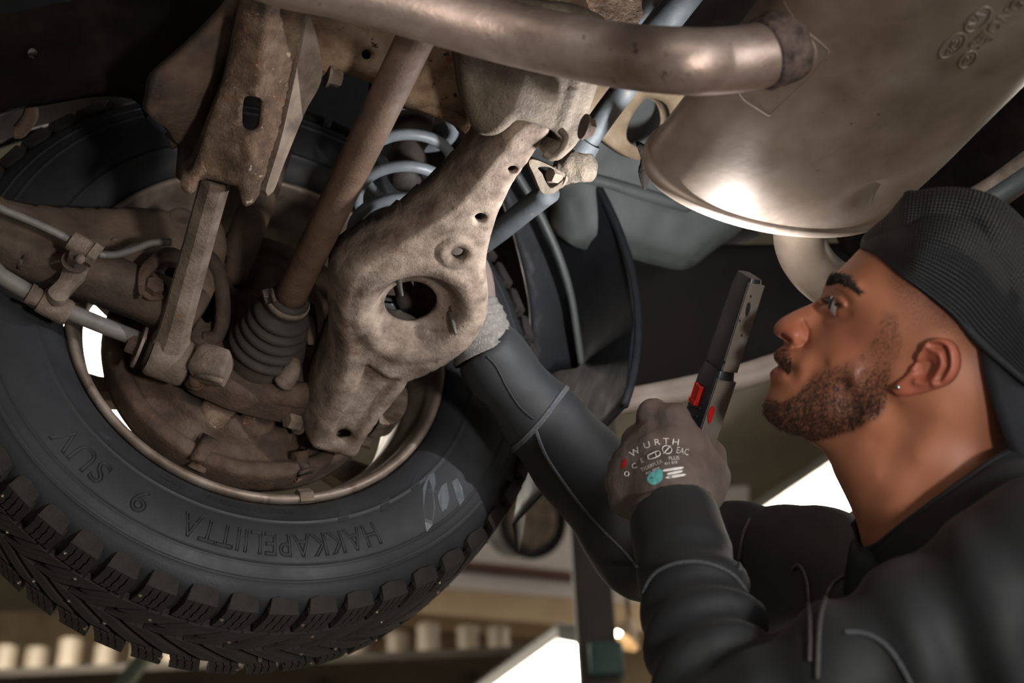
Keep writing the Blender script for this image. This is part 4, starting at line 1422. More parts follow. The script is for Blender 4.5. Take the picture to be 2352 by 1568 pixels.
M_BSK = mat('dark_bumper_inside', ['#0b0908', '#14110f', '#1a1613'], 6, (0.8, 0.9), 0.0, 0.2, 60, spec=0.2)
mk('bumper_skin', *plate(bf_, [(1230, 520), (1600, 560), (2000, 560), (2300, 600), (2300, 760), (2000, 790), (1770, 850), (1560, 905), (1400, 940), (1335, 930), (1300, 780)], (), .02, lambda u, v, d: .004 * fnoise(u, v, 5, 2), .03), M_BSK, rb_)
mk('lower_lip', *tube(catmull([W(1325, 940, 1.88), W(1430, 922, 1.885), W(1560, 897, 1.89), W(1700, 865, 1.90), W(1800, 835, 1.91), W(2000, 787, 1.93)], n=5), .017, 14, prof=lambda a_: 1.0 if abs(math.cos(a_)) > .6 else .75), M_BUMPER, rb_)
mk('corner_flap', *plate(Frame(W(1350, 930, 1.93), CV(1, .3, .3), CV(.2, 1, .2)), [(1322, 850), (1345, 848), (1372, 870), (1420, 892), (1425, 902), (1395, 915), (1360, 945), (1340, 990), (1318, 960), (1315, 900)], (), .008, lambda u, v, d: .007 * fnoise(u, v, 30, 7) + .006 * sst(d, 0, .02), .004), M_BUMPER, rb_)
# pipes and rails at the right edge
rl = thing('brake_line_rail', 'dark rail with a pale tube above the cap at the right edge', 'rail', W(2300, 440, 1.55))
mk('rail_tube', *tube([W(2180, 520, 1.62), W(2290, 450, 1.58), W(2420, 365, 1.53)], .011, 14), M_GREYPL, rl)
mk('rail_bar', *tube([W(2080, 560, 1.75), W(2290, 440, 1.66), W(2440, 330, 1.60)], .020, 12), M_DUST, rl)
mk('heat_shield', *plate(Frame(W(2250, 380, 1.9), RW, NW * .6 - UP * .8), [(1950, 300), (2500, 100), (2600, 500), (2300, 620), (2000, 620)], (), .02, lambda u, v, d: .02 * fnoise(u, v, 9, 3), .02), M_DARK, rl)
# ------------------------------------------------------------------ the mechanic
HD = 1.22
HO = W(2000, 830, HD)
hray = (HO - CM.translation).normalized()
h1 = CV(1, 0, 0)
h1 = (h1 - hray * h1.dot(hray)).normalized()
h2 = CV(0, 1, 0)
h2 = (h2 - hray * h2.dot(hray) - h1 * h2.dot(h1)).normalized()
HF = Frame(HO, h1, h2)                         # the head's mid plane, +z to the man's left (towards the viewer)
MM = HF.scale(2000, 830)

def hp(px, py, w):
    u, v = HF.px(px, py)
    return HF.at(u, v, w)

person = thing('person', 'man in black jacket and backwards cap looking up, holding a lamp', 'person', (0.45, 1.05, 0.0))

contour = [(1979, 568), (1957, 590), (1931, 616), (1910, 634), (1898, 647), (1891, 662), (1887, 678), (1874, 692), (1842, 706), (1813, 720), (1794, 731), (1782, 743), (1777, 755), (1779, 766), (1789, 774), (1799, 781),
           (1801, 790), (1792, 798), (1780, 807), (1777, 818), (1781, 830), (1788, 838), (1780, 844), (1771, 852), (1768, 862), (1770, 874), (1769, 888), (1764, 904), (1757, 919), (1752, 938), (1756, 956), (1771, 975), (1798, 990),
           (1835, 1002), (1865, 1017), (1890, 1035), (1904, 1057), (1916, 1089), (1930, 1117), (1950, 1158), (1966, 1194), (1975, 1227), (1985, 1262), (2005, 1300), (2060, 1345), (2140, 1370), (2230, 1370), (2290, 1310), (2300, 1220),
           (2300, 1140), (2315, 1070), (2345, 1000), (2375, 920), (2395, 820), (2390, 710), (2350, 600), (2290, 520), (2210, 475), (2130, 470), (2060, 505)]
dirv = np.array([.857, .515])
ctl = []          # (px, py, half width in mm)
for (c, lst) in [((1979, 568), [(5, 24), (15, 43), (35, 60), (70, 71)]), ((1931, 616), [(5, 24), (14, 42), (32, 58), (65, 70), (110, 76)]),
                 ((1897, 650), [(3, 13), (6, 25), (10, 36), (16, 45), (28, 55), (50, 65), (100, 75)]),
                 ((1887, 679), [(4, 8), (8, 13), (10.5, 20), (13, 33), (17, 39.5), (22, 43), (30, 49), (55, 66), (105, 75)]),
                 ((1842, 707), [(4, 6.5), (10, 10), (18, 13), (22, 16), (27, 27), (33, 36), (42, 43), (52, 51), (75, 63), (115, 73)]),
                 ((1778, 755), [(3, 8), (8, 12.5), (14, 16.5), (21, 18), (25, 16), (30, 18), (42, 36), (55, 50), (80, 62)]),
                 ((1801, 788), [(4, 8), (12, 19), (22, 31), (40, 45), (70, 57), (105, 64)]),
                 ((1778, 818), [(3, 10), (8, 18), (13, 23), (25, 34), (45, 46), (75, 55), (110, 60)]),
                 ((1789, 840), [(3, 10), (8, 18), (13, 23), (30, 38), (60, 51), (95, 59)]),
                 ((1769, 857), [(4, 11), (10, 20), (16, 26), (28, 35), (60, 50), (95, 58)]),
                 ((1769, 886), [(5, 13), (14, 25), (30, 37), (60, 49), (95, 58)]),
                 ((1752, 938), [(4, 13), (12, 24), (28, 36), (55, 46), (85, 54)])]:
    for d_, w_ in lst:
        dd_ = {788: (.9, .42), 818: (.93, .33), 840: (.95, .24), 857: (.965, .17), 886: (.975, .12), 938: (.985, .06)}.get(c[1], tuple(dirv))
        p = np.array(c) + np.array(dd_) * d_ / (MM * 1000)
        ctl.append((p[0], p[1], w_))
for (c, lst) in [((1890, 1035), [(8, 19), (20, 31)]), ((1916, 1089), [(6, 20), (16, 34), (32, 47), (65, 56)]), ((1950, 1158), [(6, 20), (16, 35), (32, 48), (62, 57), (100, 58)]), ((1985, 1267), [(7, 24), (20, 41), (45, 55), (90, 58)])]:
    for d_, w_ in lst:
        ctl.append((c[0] + d_ / (MM * 1000) * .97, c[1] - d_ / (MM * 1000) * .2, w_))
ctl += [(1900, 972, 38), (1980, 948, 50), (2040, 912, 58), (2010, 1005, 45), (2080, 968, 54), (2010, 1080, 50), (2100, 1040, 58), (2150, 1180, 60), (2200, 1000, 60), (2110, 850, 70), (2180, 800, 74), (2240, 860, 72),
        (2255, 960, 60), (2100, 600, 72), (2200, 600, 77), (2260, 740, 78), (2330, 700, 68), (2150, 520, 52), (2330, 900, 52), (2250, 1200, 48)]
Cc = np.array(catmull([np.array(p) for p in contour], n=6, closed=True))
cz = np.array(catmull([np.array(p) for p in contour], n=2, closed=True))
KX = np.concatenate([cz, np.array([(a_, b_) for a_, b_, _ in ctl])]) / 100.0
KY = np.concatenate([np.zeros(len(cz)), np.array([w_ * w_ for _, _, w_ in ctl])])
def tps(A, B):
    r = np.linalg.norm(A[:, None, :] - B[None, :, :], axis=2)
    return np.where(r > 0, r * r * np.log(r + 1e-12), 0)
n_ = len(KX)
Km = np.zeros((n_ + 3, n_ + 3))
Km[:n_, :n_] = tps(KX, KX) + np.eye(n_) * 4e-3
Km[:n_, n_] = 1
Km[:n_, n_ + 1:] = KX
Km[n_:, :n_] = Km[:n_, n_:].T
sol = np.linalg.solve(Km, np.concatenate([KY, np.zeros(3)]))
def half_w(P):
    P = np.asarray(P) / 100.0
    q = tps(P, KX) @ sol[:n_] + sol[n_] + P @ sol[n_ + 1:]
    return np.sqrt(np.maximum(q, 0))

HC = np.array((2035.0, 835.0))
NR, NSEG = 110, 0
dseg = np.linalg.norm(np.roll(Cc, -1, 0) - Cc, axis=1)
# resample the outline evenly, a little denser along the face
out = []
for i in range(len(Cc)):
    k = max(1, int(math.ceil(dseg[i] / (2.6 if Cc[i, 0] < 2000 else 7))))
    for j in range(k):
        out.append(Cc[i] + (Cc[(i + 1) % len(Cc)] - Cc[i]) * j / k)
ring = np.array(out)
NSEG = len(ring)
rho = np.sin(np.linspace(0, math.pi / 2, NR)) ** 0.9
P2 = (HC[None, None, :] + (ring[None] - HC) * rho[1:, None, None]).reshape(-1, 2)
P2 = np.concatenate([HC[None], P2])
def gau(P, c, s):
    return np.exp(-((P - np.array(c)) ** 2).sum(1) / (s * s))
def pmask(P, poly, soft):
    ins = in_poly(P, poly)
    d_ = seg_dist(P, poly)
    return sst(np.where(ins, d_, -d_), -soft, soft)
wv_ = np.zeros(len(P2))
for i in range(0, len(P2), 4000):
    wv_[i:i + 4000] = half_w(P2[i:i + 4000])
eye_poly = np.array(catmull([np.array(p) for p in [(1893, 688), (1905, 690), (1920, 696), (1934, 707), (1922, 708), (1909, 706), (1899, 699)]], n=5, closed=True))
edge = 1 - np.concatenate([[0], np.repeat(rho[1:], NSEG)])        # 0 at the silhouette
soft = sst(edge, 0, .05)
fd_ = np.zeros(len(P2))
fd_ -= 4.0 * pmask(P2, eye_poly, 3.0)
upl = np.array([(1890, 683), (1906, 681), (1924, 688), (1940, 703)])
lol = np.array([(1897, 710), (1910, 719), (1926, 717), (1940, 708)])
fd_ += 2.2 * np.exp(-(seg_dist(P2, upl, False) / 6) ** 2) + 1.6 * np.exp(-(seg_dist(P2, lol, False) / 6) ** 2)
fd_ -= 2.0 * np.exp(-(seg_dist(P2, np.array([(1893, 672), (1912, 668), (1935, 680), (1950, 698)]), False) / 8) ** 2)
fd_ -= 1.8 * np.exp(-(seg_dist(P2, np.array([(1905, 728), (1930, 735), (1950, 725)]), False) / 9) ** 2)
fd_ += 2.5 * np.exp(-(seg_dist(P2, np.array([(1900, 655), (1930, 645), (1965, 662)]), False) / 16) ** 2)
# wing of the nose, its crease and the nostril
wing = np.array([(1822, 742), (1842, 750), (1850, 768), (1843, 786), (1826, 790)])
fd_ += 2.6 * gau(P2, (1832, 768), 17) - 2.6 * np.exp(-(seg_dist(P2, np.array([(1846, 740), (1858, 760), (1857, 783), (1843, 797), (1826, 798)]), False) / 5.5) ** 2)
fd_ -= 6.0 * np.exp(-(seg_dist(P2, np.array([(1797, 771), (1806, 777), (1814, 783)]), False) / 4.5) ** 2)
# lips and the corner of the mouth
fd_ -= 2.6 * np.exp(-(seg_dist(P2, np.array([(1790, 839), (1800, 845), (1811, 856)]), False) / 4) ** 2)
fd_ += 1.4 * np.exp(-(seg_dist(P2, np.array([(1782, 824), (1793, 832), (1804, 843)]), False) / 6) ** 2) + 1.4 * np.exp(-(seg_dist(P2, np.array([(1776, 854), (1788, 854), (1802, 858)]), False) / 6) ** 2)
fd_ -= 1.5 * gau(P2, (1820, 862), 14)
fd_ += 2.0 * gau(P2, (1960, 760), 45) - 1.5 * gau(P2, (1930, 850), 50)
# neck muscle
fd_ += 2.2 * np.exp(-(seg_dist(P2, np.array([(2150, 950), (2080, 1080), (2010, 1230)]), False) / 32) ** 2) - 1.5 * np.exp(-(seg_dist(P2, np.array([(2060, 1010), (2010, 1100), (1985, 1200)]), False) / 26) ** 2)
wv_ = np.maximum(wv_ + fd_ * soft, 0)
wv_[-NSEG:] = 0

def relief_side(P, w, sgn):
    o_ = []
    for (a_, b_), c_ in zip(P, w):
        u, v = HF.px(a_, b_)
        o_.append(HF.at(u, v, sgn * c_ / 1000.0))
    return o_
VL = relief_side(P2, wv_, 1)
VR = relief_side(P2[:len(P2) - NSEG], wv_[:len(P2) - NSEG], -1)
nL = len(VL)
def vid(j, k, sgn):
    if j == 0:
        return 0 if sgn > 0 else nL
    i = 1 + (j - 1) * NSEG + k % NSEG
    if sgn > 0 or j == NR - 1:
        return i
    return nL + i
Fh = []
for sgn in (1, -1):
    for k in range(NSEG):
        f_ = (vid(0, 0, sgn), vid(1, k, sgn), vid(1, k + 1, sgn))
        Fh.append(f_ if sgn > 0 else f_[::-1])
    for j in range(1, NR - 1):
        for k in range(NSEG):
            f_ = (vid(j, k, sgn), vid(j + 1, k, sgn), vid(j + 1, k + 1, sgn), vid(j, k + 1, sgn))
            Fh.append(f_ if sgn > 0 else f_[::-1])
Vh = VL + VR
Ph = np.concatenate([P2, P2[:len(P2) - NSEG]])
# colour masks (beard, cropped hair, lips, redness)
beard_poly = np.array([(1752, 912), (1775, 915), (1800, 922), (1830, 905), (1850, 880), (1872, 858), (1905, 848), (1945, 832), (1985, 806), (2012, 770), (2030, 720), (2062, 720), (2072, 790), (2052, 840), (2040, 880), (2036, 925), (2015, 955), (1960, 985), (1905, 1003), (1862, 1014), (1800, 996), (1755, 965), (1740, 940)])
must_poly = np.array([(1772, 806), (1790, 799), (1806, 800), (1818, 820), (1816, 850), (1806, 862), (1800, 845), (1788, 828), (1774, 818)])
hair_poly = np.array([(1990, 560), (2030, 615), (2046, 690), (2050, 760), (2070, 795), (2105, 790), (2135, 770), (2180, 768), (2215, 800), (2235, 880), (2290, 960), (2400, 900), (2400, 600), (2200, 450)])
bm_ = np.clip(pmask(Ph, beard_poly, 16), 0, 1) * (0.68 + 0.32 * np.clip((Ph[:, 1] - 830) / 110, 0, 1))
bm_ = np.maximum(bm_, .45 * pmask(Ph, must_poly, 8))
hm_ = pmask(Ph, hair_poly, 26) * .95
hm_ *= np.clip(1 - (seg_dist(Ph, np.array([(1983, 572), (2064, 638), (2131, 690), (2227, 786)]), False) - 10) / 130, .35, 1)
hairv = np.clip(np.maximum(bm_ * .82, hm_ * .75), 0, 1)
lip_poly = np.array([(1772, 815), (1784, 822), (1800, 838), (1808, 852), (1800, 862), (1785, 862), (1768, 862), (1764, 848), (1786, 838), (1776, 828)])
lipv = pmask(Ph, lip_poly, 4)
redv = np.clip(.9 * gau(Ph, (1815, 765), 42) + .35 * gau(Ph, (1960, 780), 60), 0, 1)

# ---- ear (joined into the same skin)
ear_o = hp(2085, 862, .0735)
EF = Frame(ear_o, (HF.x * math.cos(math.radians(24)) + HF.z * math.sin(math.radians(24))), HF.y)
ear_out = [(2118, 800), (2128, 785), (2146, 776), (2166, 777), (2184, 789), (2195, 813), (2195, 843), (2183, 869), (2162, 886), (2136, 897), (2108, 905), (2080, 910), (2060, 910), (2048, 902), (2046, 889), (2058, 876), (2076, 862), (2092, 840), (2106, 818)]
EO = np.array(catmull([np.array(EF.px(*p)) for p in ear_out], step=.003, closed=True))
def epx(p): return np.array(EF.px(*p))
e_tail = np.array(catmull([epx(p) for p in [(2108, 822), (2120, 798), (2146, 783), (2170, 785), (2187, 808), (2188, 842), (2174, 868), (2148, 882)]], step=.003))
e_anti = np.array(catmull([epx(p) for p in [(2140, 800), (2160, 812), (2166, 838), (2150, 864), (2126, 880), (2106, 876)]], step=.003))
def ear_h(u, v, dist):
    P = np.stack([u, v], 1)
    hh = .004 * np.exp(-(seg_dist(P, e_tail, False) / .0030) ** 2)
    hh += .0032 * np.exp(-(seg_dist(P, e_anti, False) / .0034) ** 2)
    hh -= .0035 * np.exp(-(seg_dist(P, np.array([epx((2140, 792)), epx((2172, 800)), epx((2178, 840)), epx((2160, 872))]), False) / .0026) ** 2)
    hh -= .0090 * np.exp(-(((u - epx((2122, 846))[0]) / .0075) ** 2 + ((v - epx((2122, 846))[1]) / .0085) ** 2))
    hh += .0028 * np.exp(-(np.hypot(u - epx((2100, 846))[0], v - epx((2100, 846))[1]) / .0035) ** 2)
    hh += .0020 * np.exp(-(np.hypot(u - epx((2072, 893))[0], v - epx((2072, 893))[1]) / .008) ** 2)
    hh -= .003 * (1 - np.sqrt(np.clip(1 - (1 - np.clip(dist / .0035, 0, 1)) ** 2, 0, 1)))
    return hh
Ve, Fe = plate(EF, ear_out, (), .0012, ear_h, .010)
nb = len(Vh)
Vh = [tuple(p) for p in Vh] + [tuple(p) for p in Ve]
Fh += [tuple(int(i) + nb for i in f_) for f_ in Fe]
hairv = np.concatenate([hairv, np.zeros(len(Ve))])
lipv = np.concatenate([lipv, np.zeros(len(Ve))])
redv = np.concatenate([redv, np.full(len(Ve), 1.0)])

def skin_material():
    m = bpy.data.materials.new('warm_skin')
    m.use_nodes = True
    N, L = m.node_tree.nodes, m.node_tree.links
    b = N['Principled BSDF']
    tc = N.new('ShaderNodeTexCoord')
    def nz(sc, det=5):
        n = N.new('ShaderNodeTexNoise')
        n.inputs['Scale'].default_value = sc
        n.inputs['Detail'].default_value = det
        L.new(tc.outputs['Object'], n.inputs['Vector'])
        return n.outputs[0]
    def mixc(fac, a_, b_):
        x = N.new('ShaderNodeMix')
        x.data_type = 'RGBA'
        if isinstance(fac, float): x.inputs['Factor'].default_value = fac
        else: L.new(fac, x.inputs['Factor'])
        ia = [q for q in x.inputs if q.name == 'A' and q.type == 'RGBA'][0]
        ib = [q for q in x.inputs if q.name == 'B' and q.type == 'RGBA'][0]
        for i_, s_ in ((ia, a_), (ib, b_)):
            if isinstance(s_, tuple): i_.default_value = s_
            else: L.new(s_, i_)
        return [q for q in x.outputs if q.type == 'RGBA'][0]
    def attr(n):
        a_ = N.new('ShaderNodeAttribute')
        a_.attribute_name = n
        return a_.outputs['Fac']
    def mth(op, a_, b_):
        x = N.new('ShaderNodeMath')
        x.operation = op
        for i_, s_ in zip(x.inputs, (a_, b_)):
            if isinstance(s_, (int, float)): i_.default_value = s_
            else: L.new(s_, i_)
        x.use_clamp = True
        return x.outputs[0]
    base = mixc(nz(14), hexc('#9a5f44'), hexc('#ab6f52'))
    base = mixc(mth('MULTIPLY', attr('redness'), .55), base, hexc('#a05040'))
    base = mixc(mth('MULTIPLY', attr('lips'), .7), base, hexc('#8c4a40'))
    sp_ = mth('MULTIPLY', mth('SUBTRACT', nz(900, 2), .36), 5.0)
    base = mixc(mth('MULTIPLY', attr('hair'), mth('ADD', mth('MULTIPLY', sp_, .55), .38)), base, hexc('#2b1d17'))
    L.new(base, b.inputs['Base Color'])
    b.inputs['Roughness'].default_value = .5
    b.inputs['Specular IOR Level'].default_value = .4
    b.inputs['Subsurface Weight'].default_value = .12
    b.inputs['Subsurface Radius'].default_value = (.010, .004, .002)
    b.inputs['Subsurface Scale'].default_value = .5
    bp_ = N.new('ShaderNodeBump')
    bp_.inputs['Strength'].default_value = .10
    bp_.inputs['Distance'].default_value = .001
    L.new(nz(700, 3), bp_.inputs['Height'])
    L.new(bp_.outputs[0], b.inputs['Normal'])
    return m
M_SKIN = skin_material()
head = mk('head', Vh, Fh, M_SKIN, person, label='bearded face in profile, looking up to the left')
fix_normals(head)
for nm, arr in (('hair', hairv), ('lips', lipv), ('redness', redv)):
    at = head.data.attributes.new(nm, 'FLOAT', 'POINT')
    at.data.foreach_set('value', np.asarray(arr, dtype=np.float32))
HEAD_S = Surf(Vh, Fh)

# ---- eye
M_EYE = mat('shaded_eye_white', ['#8d827b', '#a0958e'], 60, (0.15, 0.15))  # sclera greyed to stand for the shade of the lids
M_IRIS = mat('dark_iris', ['#1a110d'], 60, (0.1, 0.1))
for sgn in (1, -1):
    ec = hp(1936, 705, sgn * .0262)
    ey = mk('eye', *lathe(ec, HF.x, [(.0118 * math.sin(math.pi * i / 16), -.0118 * math.cos(math.pi * i / 16)) for i in range(17)], 24), M_EYE, person)
    gz = (-HF.x * .93 + HF.y * .30 + HF.z * sgn * .18).normalized()
    mk('iris', *lathe(ec, gz, [(0, .0124), (.003, .0121), (.0060, .0107), (.0066, .0100)], 20), M_IRIS, ey)
M_HAIR = mat('dark_brown_hair', ['#20160f', '#33241b'], 80, (0.5, 0.6))
lash = [HEAD_S.hit(*p) for p in [(1891, 687), (1898, 686), (1906, 688), (1914, 692), (1923, 697), (1931, 704)]]
lash = [q for q in lash if q]
if len(lash) > 3:
    mk('eyelashes', *tube([q[0] + q[1] * .0012 for q in lash], lambda t: .0008 + .0012 * math.sin(math.pi * t), 6), M_HAIR, person)

def strands(n, poly, length, direc, rad, lift, jit, seed, weight=None):
    """many short hairs rooted on the skin inside a pixel polygon"""
    rng = np.random.default_rng(seed)
    poly = np.array(poly, float)
    lo, hi = poly.min(0), poly.max(0)
    V, Fc = [], []
    cnt = 0
    tries = 0
    while cnt < n and tries < n * 12:
        tries += 1
        p = lo + rng.random(2) * (hi - lo)
        if not in_poly(p[None], poly)[0]: continue
        if weight is not None and rng.random() > weight(p): continue
        r = HEAD_S.hit(*p)
        if r is None: continue
        q, nn = r
        dv = direc(p)
        t = (HF.x * dv[0] - HF.y * dv[1] + HF.x * rng.normal() * jit + HF.y * rng.normal() * jit)
        t = (t - nn * t.dot(nn)).normalized()
        L2 = length * (.6 + .8 * rng.random())
        tip = q + t * L2 + nn * (L2 * lift)
        mid_ = q + t * (L2 * .5) + nn * (L2 * lift * .75)
        s = t.cross(nn).normalized() * rad
        b0 = len(V)
        V += [q - nn * .0004 + s, q - nn * .0004 - s, q + nn * rad * 1.6, mid_ + s * .8, mid_ - s * .8, mid_ + nn * rad * 1.3, tip]
        Fc += [(b0, b0 + 1, b0 + 4, b0 + 3), (b0 + 1, b0 + 2, b0 + 5, b0 + 4), (b0 + 2, b0, b0 + 3, b0 + 5), (b0 + 3, b0 + 4, b0 + 6), (b0 + 4, b0 + 5, b0 + 6), (b0 + 5, b0 + 3, b0 + 6)]
        cnt += 1
    return V, Fc
bw = lambda p: .06 + .94 * np.clip((p[1] - 835) / 95, 0, 1)
mk('beard', *strands(2800, beard_poly, .0038, lambda p: (-.2 + .3 * (p[0] < 1800), 1.0), .00010, .35, .45, 3, bw), M_HAIR, person, kind='stuff', label='short dark beard stubble')
mk('moustache', *strands(260, must_poly, .0040, lambda p: (.5, .9), .00010, .3, .3, 4), M_HAIR, person, kind='stuff')
brow_poly = [(1896, 648), (1904, 640), (1916, 634), (1942, 638), (1962, 655), (1974, 673), (1953, 661), (1927, 651), (1906, 657), (1897, 658)]
mk('eyebrow', *strands(650, brow_poly, .0065, lambda p: (1.0, .35 if p[0] > 1930 else -.1), .00020, .2, .2, 5), M_HAIR, person, kind='stuff')
er = HEAD_S.hit(2063, 889)
if er:
    mk('ear_stud', *lathe(er[0], er[1], [(0, .0022), (.0016, .0018), (.0020, .0006), (.0016, -.001)], 12), mat('silver_stud', ['#c8ccd0'], 10, (0.15, 0.15), 1.0), person)

# ---- cap
def cap_material():
    m = bpy.data.materials.new('black_mesh_cap')
    m.use_nodes = True
    N, L = m.node_tree.nodes, m.node_tree.links
    b = N['Principled BSDF']
    uv = N.new('ShaderNodeUVMap')
    uv.uv_map = 'weave'
    sp_ = N.new('ShaderNodeSeparateXYZ')
    L.new(uv.outputs[0], sp_.inputs[0])
    def mth(op, a_, b_=0.0):
        x = N.new('ShaderNodeMath')
        x.operation = op
        for i_, s_ in zip(x.inputs, (a_, b_)):
            if isinstance(s_, (int, float)): i_.default_value = s_
            else: L.new(s_, i_)
        return x.outputs[0]
    su = mth('SINE', mth('MULTIPLY', sp_.outputs[0], 2 * math.pi / .0026))
    sv = mth('SINE', mth('MULTIPLY', sp_.outputs[1], 2 * math.pi / .0042))
    hgt = mth('ADD', mth('MULTIPLY', su, .5), mth('MULTIPLY', sv, .8))
    r = N.new('ShaderNodeValToRGB')
    r.color_ramp.elements[0].position, r.color_ramp.elements[0].color = .35, hexc('#060607')
    r.color_ramp.elements[1].position, r.color_ramp.elements[1].color = .75, hexc('#16171b')
    L.new(mth('ADD', mth('MULTIPLY', hgt, .4), .5), r.inputs[0])
    L.new(r.outputs[0], b.inputs['Base Color'])
    bp_ = N.new('ShaderNodeBump')
    bp_.inputs['Strength'].default_value = .8
    bp_.inputs['Distance'].default_value = .0008
    L.new(hgt, bp_.inputs['Height'])
    L.new(bp_.outputs[0], b.inputs['Normal'])
    b.inputs['Roughness'].default_value = .55
    return m
M_CAP = cap_material()
M_BRIM = mat('charcoal_cap_brim', ['#1a1b1f', '#222429'], 40, (0.8, 0.8), 0, .25, 900)
cap_top = [(1980, 574), (1983, 548), (2008, 522), (2042, 494), (2066, 464), (2084, 446), (2112, 440), (2150, 435), (2200, 434), (2250, 442), (2300, 464), (2352, 512), (2408, 585), (2448, 680), (2460, 790), (2445, 880), (2425, 930)]
cap_low = [(1981, 577), (2020, 600), (2064, 640), (2131, 692), (2186, 740), (2227, 788), (2300, 852), (2370, 905), (2425, 932)]
ct = np.array(catmull([np.array(p, float) for p in cap_top], n=20))
cl = np.array(catmull([np.array(p, float) for p in cap_low], n=30))
def resample(P, n):
    d_ = np.concatenate([[0], np.cumsum(np.linalg.norm(np.diff(P, axis=0), axis=1))])
    t = np.linspace(0, d_[-1], n)
    return np.stack([np.interp(t, d_, P[:, 0]), np.interp(t, d_, P[:, 1])], 1)
NSC, NTC = 120, 60
ct, cl = resample(ct, NSC), resample(cl, NSC)
lw = np.interp(np.linspace(0, 1, NSC), [0, .1, .25, .45, .65, .8, .92, 1], [4, 38, 66, 78, 83, 80, 52, 0])
pk = np.interp(np.linspace(0, 1, NSC), [0, .15, .35, .6, .85, 1], [2, 48, 78, 88, 70, 0])
VC, UVC = [], []
CW = {}
for sgn in (1, -1):
    for i in range(NSC):
        for j in range(NTC + 1):
            t = math.sin(j / NTC * math.pi / 2)
            p = cl[i] + (ct[i] - cl[i]) * t
            w0 = lw[i]
            w_ = math.sqrt(max(0, 1 - t ** 2.3)) * (w0 + (max(pk[i], w0) - w0) * math.sin(math.pi * min(1, t * 1.0)) * .6)
            q = hp(p[0], p[1], 0)
            cr = 1.0
            w_ += (5.0 * noise.noise(Vector((p[0] * .011, p[1] * .013, 3.0))) - 6.0 * math.exp(-((p[0] - 2195) / 45) ** 2 - ((p[1] - 560) / 60) ** 2) - 4 * math.exp(-((p[0] - 2120) / 25) ** 2 - ((p[1] - 560) / 70) ** 2)) * min(1, w_ / 30) * math.sin(math.pi * min(1, .12 + t * .88))
            hw_ = float(half_w(np.array([p]))[0]) if sgn > 0 and j < NTC - 2 else 0
            if sgn > 0: CW[(i, j)] = max(w_, (hw_ + 4.0 if hw_ > 1 else 0))
            w_ = CW[(i, j)] if t < .995 else 0
            VC.append(hp(p[0], p[1], sgn * max(w_, 0) / 1000))
            UVC.append((i / NSC * .26, t * .13))
FC = []
nn_ = NSC * (NTC + 1)
for s in (0, 1):
    for i in range(NSC - 1):
        for j in range(NTC):
            a_ = s * nn_ + i * (NTC + 1) + j
            f_ = (a_, a_ + NTC + 1, a_ + NTC + 2, a_ + 1)
            FC.append(f_ if s == 0 else f_[::-1])
cap = mk('cap', VC, FC, M_CAP, person, label='black mesh baseball cap worn backwards')
uvl = cap.data.uv_layers.new(name='weave')
for lp in cap.data.loops:
    uvl.data[lp.index].uv = UVC[lp.vertex_index]
solid(cap, .0025, 0)
# hem band along the lower edge, brim hanging at the back, knot at the top
for sgn in (1, -1):
    mk('hem_band', *tube([hp(cl[i][0] + 3, cl[i][1] - 3, sgn * (lw[i] + .8) / 1000) for i in range(0, NSC, 3)], .0030, 8), M_BRIM, cap)
nr = np.array(catmull([np.array(p, float) for p in [(2236, 797), (2246, 860), (2266, 930), (2294, 1005), (2330, 1064)]], n=6))
md_ = np.array(catmull([np.array(p, float) for p in [(2425, 930), (2450, 965), (2475, 1000), (2500, 1040), (2520, 1085)]], n=6))
VB, FB = [], []
NP = 36
for i in range(len(nr)):
    t = i / (len(nr) - 1)
    for k in range(NP + 1):
        ph_ = math.pi * (k / NP - .5)
        f_ = 1 - math.cos(ph_) ** .8
        p = md_[i] + (nr[i] - md_[i]) * f_
        VB.append(hp(p[0], p[1], (.080 - .012 * t) * math.sin(ph_)))
for i in range(len(nr) - 1):
    for k in range(NP):
        a_ = i * (NP + 1) + k
        FB.append((a_, a_ + 1, a_ + NP + 2, a_ + NP + 1))
brim = mk('brim', VB, FB, M_BRIM, cap, label='charcoal cap brim hanging at the nape')
solid(brim, .0035, 0)
mk('crown_button', *lathe(hp(2089, 447, 0), -HF.x * .3 + HF.y, [(0, .004), (.004, .003), (.006, 0)], 14), M_BRIM, cap)

# ---- body joints
def cp(px, py, d):
    return np.array(W(px, py, d))
neck = cp(2140, 1215, 1.22)
Lsh, Lel, Lwr = cp(2440, 1330, 1.07), cp(1685, 1720, 1.09), cp(1548, 1185, 1.275)
Rsh, Rel, Rwr = cp(1880, 1350, 1.42), cp(1480, 1245, 1.585), cp(1112, 802, 1.555)
upv = np.array((0, 0, 1.0))
sh_ax = (Lsh - Rsh)
sh_ax[2] *= .3
sh_ax /= np.linalg.norm(sh_ax)
fwd = np.cross(upv, sh_ax)
fwd /= np.linalg.norm(fwd)
if fwd @ np.array(CV(-1, 0, 0)) < 0: fwd = -fwd
chest = (Lsh + Rsh) / 2 - upv * .19 - fwd * .0
belly = chest - upv * .22 - fwd * .02
pelvis = belly - upv * .17
B3 = np.stack([sh_ax, fwd, upv])

